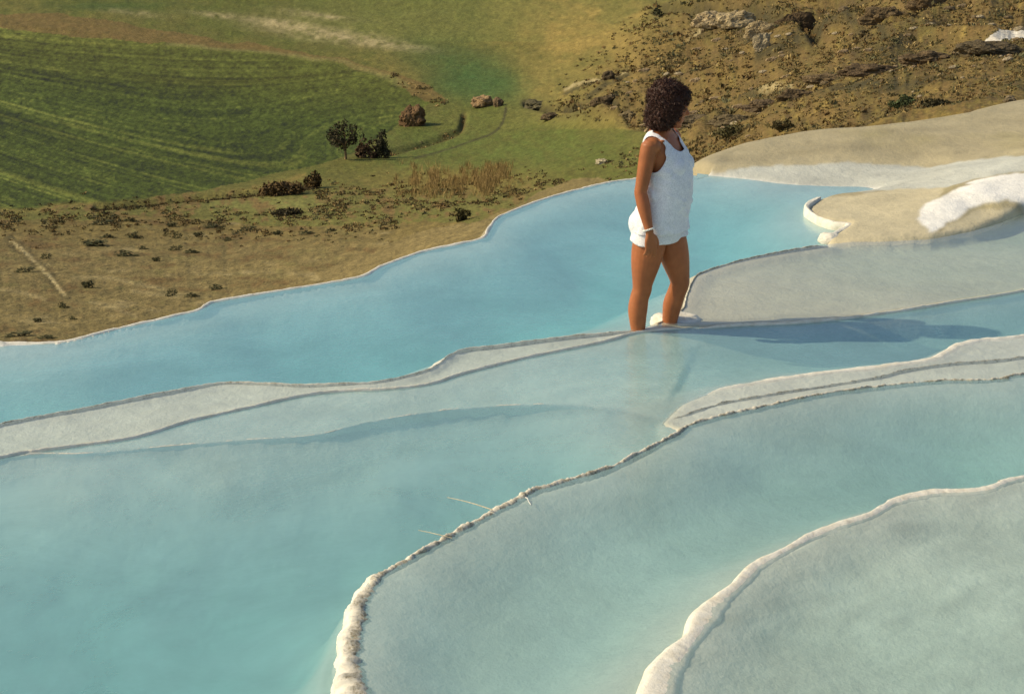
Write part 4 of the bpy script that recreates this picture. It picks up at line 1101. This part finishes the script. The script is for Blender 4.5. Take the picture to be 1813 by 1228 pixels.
SKIN = np.array(SKIN_C)
def build_person():
    parts = [hloft(TORSO, 32)]
    for s in (-1, 1):
        parts += [ell((.082, s * .066, 1.195), (.056, .060, .058)), ell((-.075, s * .070, .835), (.078, .085, .085)), ell((-.012, s * .155, 1.325), (.050, .046, .052)), ell((.030, s * .07, 1.352), (.018, .070, .010))]
    parts.append(tube([(-.028, 0, 1.36), (-.020, 0, 1.41), (.000, 0, 1.46), (.012, 0, 1.51)], [.062, .051, .048, .050], 20))
    for L in (LEG_R, LEG_L): parts.append(tube([p for p, r in L], [r for p, r in L], 22))
    for L, yy in ((LEG_R, -.092), (LEG_L, .090)):
        kx = L[4][0][0]; parts += [ell((kx + .034, yy, .475), (.022, .030, .032)), ell((L[6][0][0] - .018, yy + .012, .335), (.034, .030, .075)), ell((L[6][0][0] - .018, yy - .016, .325), (.032, .026, .07))]
    parts += [foot(-.068, -.094, -.15), foot(.028, .092, .12)]
    shR, elR, wrR = (-.022, -.168, 1.325), (-.050, -.205, 1.055), (.020, -.232, .822)
    shL, elL, wrL = (-.012, .168, 1.325), (-.060, .200, 1.055), (-.02, .212, .835)
    parts += [arm(-1, shR, elR, wrR), arm(1, shL, elL, wrL)]
    parts += hand(wrR, np.array([.10, .03, -1]), 1, (-.75, .66, 0)) + hand(wrL, np.array([.15, 0, -1]), -1, (0, -1, 0))
    parts += head_parts()
    ob = raw_obj('person', parts)
    bake(ob, [('REMESH', dict(mode='VOXEL', voxel_size=.0046)), ('SMOOTH', dict(factor=.5, iterations=3))])
    V = verts(ob)
    c = np.zeros(V.shape) + SKIN
    c *= (1 + .16 * fbm(V * 9, 5, 401))[:, None]; c[:, 0] *= 1 + .10 * fbm(V * 5, 3, 402); kn = np.exp(-((V[:, 2] - .475) / .05) ** 2) * (V[:, 0] > 0); c *= (1 - .12 * kn)[:, None]
    hv = (V - HEADC) @ RH
    lip = np.exp(-(((hv[:, 0] - .105) / .02) ** 2 + (hv[:, 1] / .024) ** 2 + ((hv[:, 2] + .055) / .008) ** 2)); c = c * (1 - .5 * lip[:, None]) + .5 * lip[:, None] * np.array([.32, .07, .05])
    for s in (-1, 1):
        e = np.exp(-(((hv[:, 0] - .094) / .016) ** 2 + ((hv[:, 1] - s * .030) / .013) ** 2 + ((hv[:, 2] - .009) / .0065) ** 2)); c *= (1 - .85 * e)[:, None]
        b = np.exp(-(((hv[:, 0] - .098) / .02) ** 2 + ((hv[:, 1] - s * .030) / .02) ** 2 + ((hv[:, 2] - .031) / .005) ** 2)); c *= (1 - .8 * b)[:, None]
    setcol(ob, c); smooth(ob); ob.data.materials.append(M_SKIN)
    return ob

def cut_cloth(ob, keepf, voxel=.006, thick=.004, fold=.006, seed=0):
    bake(ob, [('REMESH', dict(mode='VOXEL', voxel_size=voxel)), ('SMOOTH', dict(factor=.5, iterations=6))])
    bm = bmesh.new(); bm.from_mesh(ob.data)
    bad = [f for f in bm.faces if not keepf(f.calc_center_median())]
    bmesh.ops.delete(bm, geom=bad, context='FACES')
    for _ in range(6):
        bv = [v for v in bm.verts if v.is_boundary]
        new = {}
        for v in bv:
            nb = [e.other_vert(v).co for e in v.link_edges if e.is_boundary]
            if len(nb) == 2: new[v] = v.co * .4 + (nb[0] + nb[1]) * .3
        for v, c in new.items(): v.co = c
    bm.normal_update()
    co = np.array([v.co[:] for v in bm.verts]); no = np.array([v.normal[:] for v in bm.verts])
    d = fbm(co * np.array([20, 20, 5.]), 3, 500 + seed) * fold * .8 + (np.abs(fbm(co * np.array([7, 7, 17.]) + co[:, ::-1] * 5 + 9, 3, 520 + seed)) - .25) * fold * 1.1
    d = np.maximum(d, -.001)
    for v, p, n, k in zip(bm.verts, co, no, d): v.co = Vector(p + n * k)
    bm.to_mesh(ob.data); bm.free()
    bake(ob, [('SOLIDIFY', dict(thickness=thick, offset=0.0)), ('SMOOTH', dict(factor=.4, iterations=1))])
    smooth(ob)
    return ob

def build_top():
    rows = [(.73, -.010, .148, .188), (.78, -.010, .148, .190), (.84, -.006, .144, .188), (.90, .006, .138, .182), (.97, .020, .134, .172), (1.04, .030, .130, .164), (1.11, .032, .128, .158), (1.18, .022, .124, .153), (1.25, .010, .118, .156), (1.305, -.006, .101, .158), (1.345, -.018, .083, .150), (1.378, -.024, .069, .120), (1.41, -.024, .064, .082)]
    parts = [hloft(rows, 36)]
    for s in (-1, 1):
        parts += [ell((.088, s * .062, 1.190), (.060, .064, .066)), ell((-.068, s * .068, .83), (.084, .092, .11)), ell((-.014, s * .105, 1.336), (.050, .050, .030))]
    parts.append(ell((.085, 0, 1.185), (.058, .060, .06)))
    ob = raw_obj('tank_top', parts)
    def keep(c):
        x, y, z = c
        if z < .793 + .004 * math.sin(x * 30) or z > 1.43: return False
        ya = abs(y)
        if ya > .120 and z > 1.16 and ((x + .012) / .068) ** 2 + ((z - 1.30) / .108) ** 2 < 1: return False
        if ya > .138 and z > 1.17 and ((x + .012) / .080) ** 2 + ((z - 1.29) / .125) ** 2 < 1: return False
        yn = abs(y + .022)
        if x > -.03 and yn < .080 and z > 1.282 + .09 * (yn / .080) ** 3.0: return False
        if x <= -.03 and ya < .082 and z > 1.340: return False
        if ya < .086 and z > 1.345: return False
        return True
    cut_cloth(ob, keep, .0055, .004, .018, 1)
    ob.data.materials.append(M_CLOTH)
    return ob

def build_shorts():
    rows = [(.70, -.015, .085, .13), (.74, -.02, .125, .172), (.79, -.022, .135, .182), (.84, -.022, .134, .184), (.90, -.012, .124, .178), (.97, .0, .108, .156), (1.0, .0, .10, .146)]
    parts = [hloft(rows, 32)]
    for s in (-1, 1): parts.append(ell((-.075, s * .070, .83), (.086, .094, .094)))
    for L, y in ((LEG_R, -.088), (LEG_L, .084)):
        parts.append(tube([L[0][0], L[1][0], L[2][0]], [.102, .108, .112], 24))
    ob = raw_obj('shorts', parts)
    cut_cloth(ob, lambda c: .735 + (.016 if c.y > 0 else -.004) + .006 * math.sin(c.x * 40) < c.z < .95, .0065, .004, .007, 2)
    ob.data.materials.append(M_CLOTH)
    return ob

def build_hair():
    r = np.random.default_rng(55)
    # curly cap: lumpy shell round the skull, open over the face
    parts = [ell((-.012, 0, .034), (.098, .090, .098)), ell((-.028, 0, -.03), (.070, .080, .092)), ell((.044, 0, .068), (.054, .066, .044)), ell((-.040, 0, -.075), (.056, .078, .052))]
    for s in (-1, 1): parts += [ell((.004, s * .070, .0), (.062, .032, .088)), ell((-.016, s * .066, -.055), (.054, .034, .058))]
    ob = raw_obj('hair', [(H(v), f) for v, f in parts])
    bake(ob, [('REMESH', dict(mode='VOXEL', voxel_size=.006)), ('SMOOTH', dict(factor=.5, iterations=4))])
    V = verts(ob)
    no = np.empty(len(V) * 3, np.float32); ob.data.vertices.foreach_get('normal', no); no = no.reshape(-1, 3)
    V0 = V.copy()
    V = V + no * ((np.abs(fbm(V * 42, 3, 601)) * .022 + fbm(V * 16, 3, 605) * .008 - .001)[:, None])
    setverts(ob, V)
    # curls standing off the shell
    idx = r.choice(len(V), 3600)
    Vs, Fs, o = [], [], 0
    for i in idx:
        n = no[i].astype(float); n /= np.linalg.norm(n) + 1e-9
        hv = (V0[i] - HEADC) @ RH
        a = np.cross(n, r.normal(size=3)); a /= np.linalg.norm(a); b = np.cross(n, a)
        R0 = r.uniform(.003, .008); turns = r.uniform(.8, 1.5); ph = r.uniform(0, 6.28); L = r.uniform(.008, .026); K = 8
        for t in range(K):
            th = ph + turns * 2 * math.pi * t / (K - 1)
            p = V0[i] + n * (.002 + L * t / (K - 1)) + (a * math.cos(th) + b * math.sin(th)) * R0
            tw = n * math.cos(th) * .0016 + b * math.sin(th) * .0016
            Vs += [p - tw, p + tw]
            if t: Fs.append((o + 2 * t - 2, o + 2 * t - 1, o + 2 * t + 1, o + 2 * t))
        o += 2 * K
    base = [(V, [list(p.vertices) for p in ob.data.polygons]), (np.array(Vs), Fs)]
    bpy.data.objects.remove(ob)
    ob = raw_obj('hair', base)
    smooth(ob)
    V = verts(ob)
    c = np.array([.056, .022, .012])[None] * (1 + .4 * fbm(V * 30, 3, 611))[:, None]
    setcol(ob, np.clip(c, .004, 1)); ob.data.materials.append(M_HAIR)
    return ob

def build_bracelet():
    wr = np.array([.012, -.230, .842]); d = np.array([.28, -.08, -1.]); d /= np.linalg.norm(d)
    a = np.cross(d, [0, 1, 0]); a /= np.linalg.norm(a); b = np.cross(d, a)
    parts = []
    for k in range(20):
        th = 2 * math.pi * k / 20
        parts.append(ell(wr + (a * math.cos(th) + b * math.sin(th)) * .0285 - d * .004 * math.cos(th), (.0052, .0052, .0058), None, 8))
    ob = raw_obj('bracelet', parts); smooth(ob)
    ob.data.materials.append(M_BEAD)
    return ob

def skin_mat():
    m, nt = new_mat('skin')
    at = N(nt, 'ShaderNodeAttribute', attribute_name='Col'); geo = N(nt, 'ShaderNodeTexCoord')
    b = N(nt, 'ShaderNodeBsdfPrincipled', Roughness=.48); b.inputs['Specular IOR Level'].default_value = .35
    b.inputs['Subsurface Weight'].default_value = .12; b.inputs['Subsurface Radius'].default_value = (.02, .008, .004); b.inputs['Subsurface Scale'].default_value = .5
    n = noise_node(nt, 24, 4, .6, geo.outputs['Object'])
    r = ramp(nt, n.outputs['Fac'], [(.3, (.88,) * 3), (.7, (1.1,) * 3)])
    nt.links.new(mixc(nt, 1, at.outputs['Color'], r.outputs['Color'], 'MULTIPLY'), b.inputs['Base Color'])
    finish(nt, b.outputs[0]); return m
def cloth_mat():
    m, nt = new_mat('white_cotton')
    tc = N(nt, 'ShaderNodeTexCoord')
    n = noise_node(nt, 160, 3, .6, tc.outputs['Object']); n2 = noise_node(nt, 30, 4, .6, tc.outputs['Object'])
    r = ramp(nt, n2.outputs['Fac'], [(.3, (.72, .72, .73)), (.7, (.86, .85, .84))])
    r2 = ramp(nt, n.outputs['Fac'], [(.35, (.80,) * 3), (.6, (1.04,) * 3)])
    b = N(nt, 'ShaderNodeBsdfPrincipled', Roughness=.9); b.inputs['Sheen Weight'].default_value = .2
    nt.links.new(mixc(nt, 1, r.outputs['Color'], r2.outputs['Color'], 'MULTIPLY'), b.inputs['Base Color'])
    bp = N(nt, 'ShaderNodeBump', Strength=.8, Distance=.004); nt.links.new(n2.outputs['Fac'], bp.inputs['Height'])
    bq = N(nt, 'ShaderNodeBump', Strength=.6, Distance=.0015); nt.links.new(n.outputs['Fac'], bq.inputs['Height']); nt.links.new(bp.outputs[0], bq.inputs['Normal'])
    nt.links.new(bq.outputs[0], b.inputs['Normal'])
    finish(nt, b.outputs[0]); return m
M_SKIN = skin_mat(); M_CLOTH = cloth_mat()
M_HAIR = mat_attr('curly_hair', .55, ((60, .2),), (), .3)
M_BEAD = None
_m, _nt = new_mat('white_beads'); _b = N(_nt, 'ShaderNodeBsdfPrincipled', Roughness=.3); _b.inputs['Base Color'].default_value = (.8, .78, .7, 1); finish(_nt, _b.outputs[0]); M_BEAD = _m

person = build_person()
kids = (build_top(), build_shorts(), build_hair(), build_bracelet())
for ob in (person,) + kids:
    V = verts(ob)
    V[:, 2] -= .095 * np.clip(V[:, 2] - .80, 0, .60); setverts(ob, V)
for child in kids: child.parent = person
person.location = PERSON_POS; person.rotation_euler = (0, 0, PERSON_YAW); person.scale = (PERSON_S,) * 3
tag(person, 'woman with curly dark hair, white tank top and shorts, wading in the pool', 'person')

# ================================================================== SMALL THINGS ON THE RIM
M_STRAW = mat_attr('dry_straw', .7, ((60, .3),), (), .2)
def stalk(name, px, zs, rad, col, label, cat):
    P = [unproj(u, v, z) for (u, v), z in zip(px, zs)]
    C = catmull(np.array(P), 6)
    V, F = limb(list(C), list(np.linspace(rad, rad * .55, len(C))), 7)
    o = mesh_np(name, V, F, M_STRAW, cols=np.zeros((len(V), 3)) + np.array(col))
    return tag(o, label, cat)
stalk('grass_stalk', [(872, 902), (845, 893), (820, 886), (792, 880)], [ZD + .012, ZD + .020, ZD + .022, ZD + .02], .0022, (.62, .52, .34), 'longer dry grass stalk lying across the crusty rim over the near pool', 'stalk')
stalk('grass_stalk', [(800, 952), (785, 948), (765, 943), (741, 938)], [ZD + .008, ZD + .014, ZD + .014, ZD + .010], .0018, (.58, .48, .30), 'shorter dry grass stalk on the rim, nearer to the camera', 'stalk')
stalk('white_twig', [(930, 880), (934, 882), (936, 887), (940, 893)], [ZD + .012, ZD + .012, ZD + .006, ZD + .002], .0028, (.72, .70, .62), 'small hooked white twig hanging from the rim into the middle pool', 'twig')

# ================================================================== LIGHT, WORLD, CAMERA
SUN_AZ = math.atan2(-1.0, SUN_Y)      # clockwise from +Y
SUN_EL = math.radians(SUN_ELD)
w = bpy.data.worlds.new('World'); SC.world = w; w.use_nodes = True
nt = w.node_tree; bg = nt.nodes['Background']
sky = nt.nodes.new('ShaderNodeTexSky'); sky.sky_type = 'NISHITA'; sky.sun_disc = False
sky.sun_elevation = SUN_EL; sky.sun_rotation = SUN_AZ % (2 * math.pi)
sky.air_density = 1.0; sky.dust_density = 2.0; sky.ozone_density = 1.0
nt.links.new(sky.outputs[0], bg.inputs['Color']); bg.inputs['Strength'].default_value = SKY_S
sun = bpy.data.lights.new('sun', 'SUN'); sun.energy = SUN_S; sun.angle = math.radians(.6); sun.color = (1.0, .845, .575)
so = bpy.data.objects.new('sun', sun); COL.objects.link(so)
sd = Vector((math.sin(SUN_AZ) * math.cos(SUN_EL), math.cos(SUN_AZ) * math.cos(SUN_EL), math.sin(SUN_EL)))
so.rotation_euler = sd.to_track_quat('Z', 'Y').to_euler(); so.location = (-20, 0, 20)

cam = bpy.data.cameras.new('camera'); cam.sensor_width = 36; cam.lens = 36 * FPX / W0; cam.clip_end = 8000; cam.clip_start = .05
co = bpy.data.objects.new('camera', cam); COL.objects.link(co)
co.location = (0, 0, CAMH); co.rotation_euler = (math.pi / 2 - PITCH, 0, 0)
SC.camera = co
SC.view_settings.view_transform = 'Standard'; SC.view_settings.look = 'None'; SC.view_settings.exposure = EXPO; SC.view_settings.gamma = 1
SC.cycles.use_denoising = True
SC.cycles.transparent_max_bounces = 24
SC.cycles.max_bounces = 8
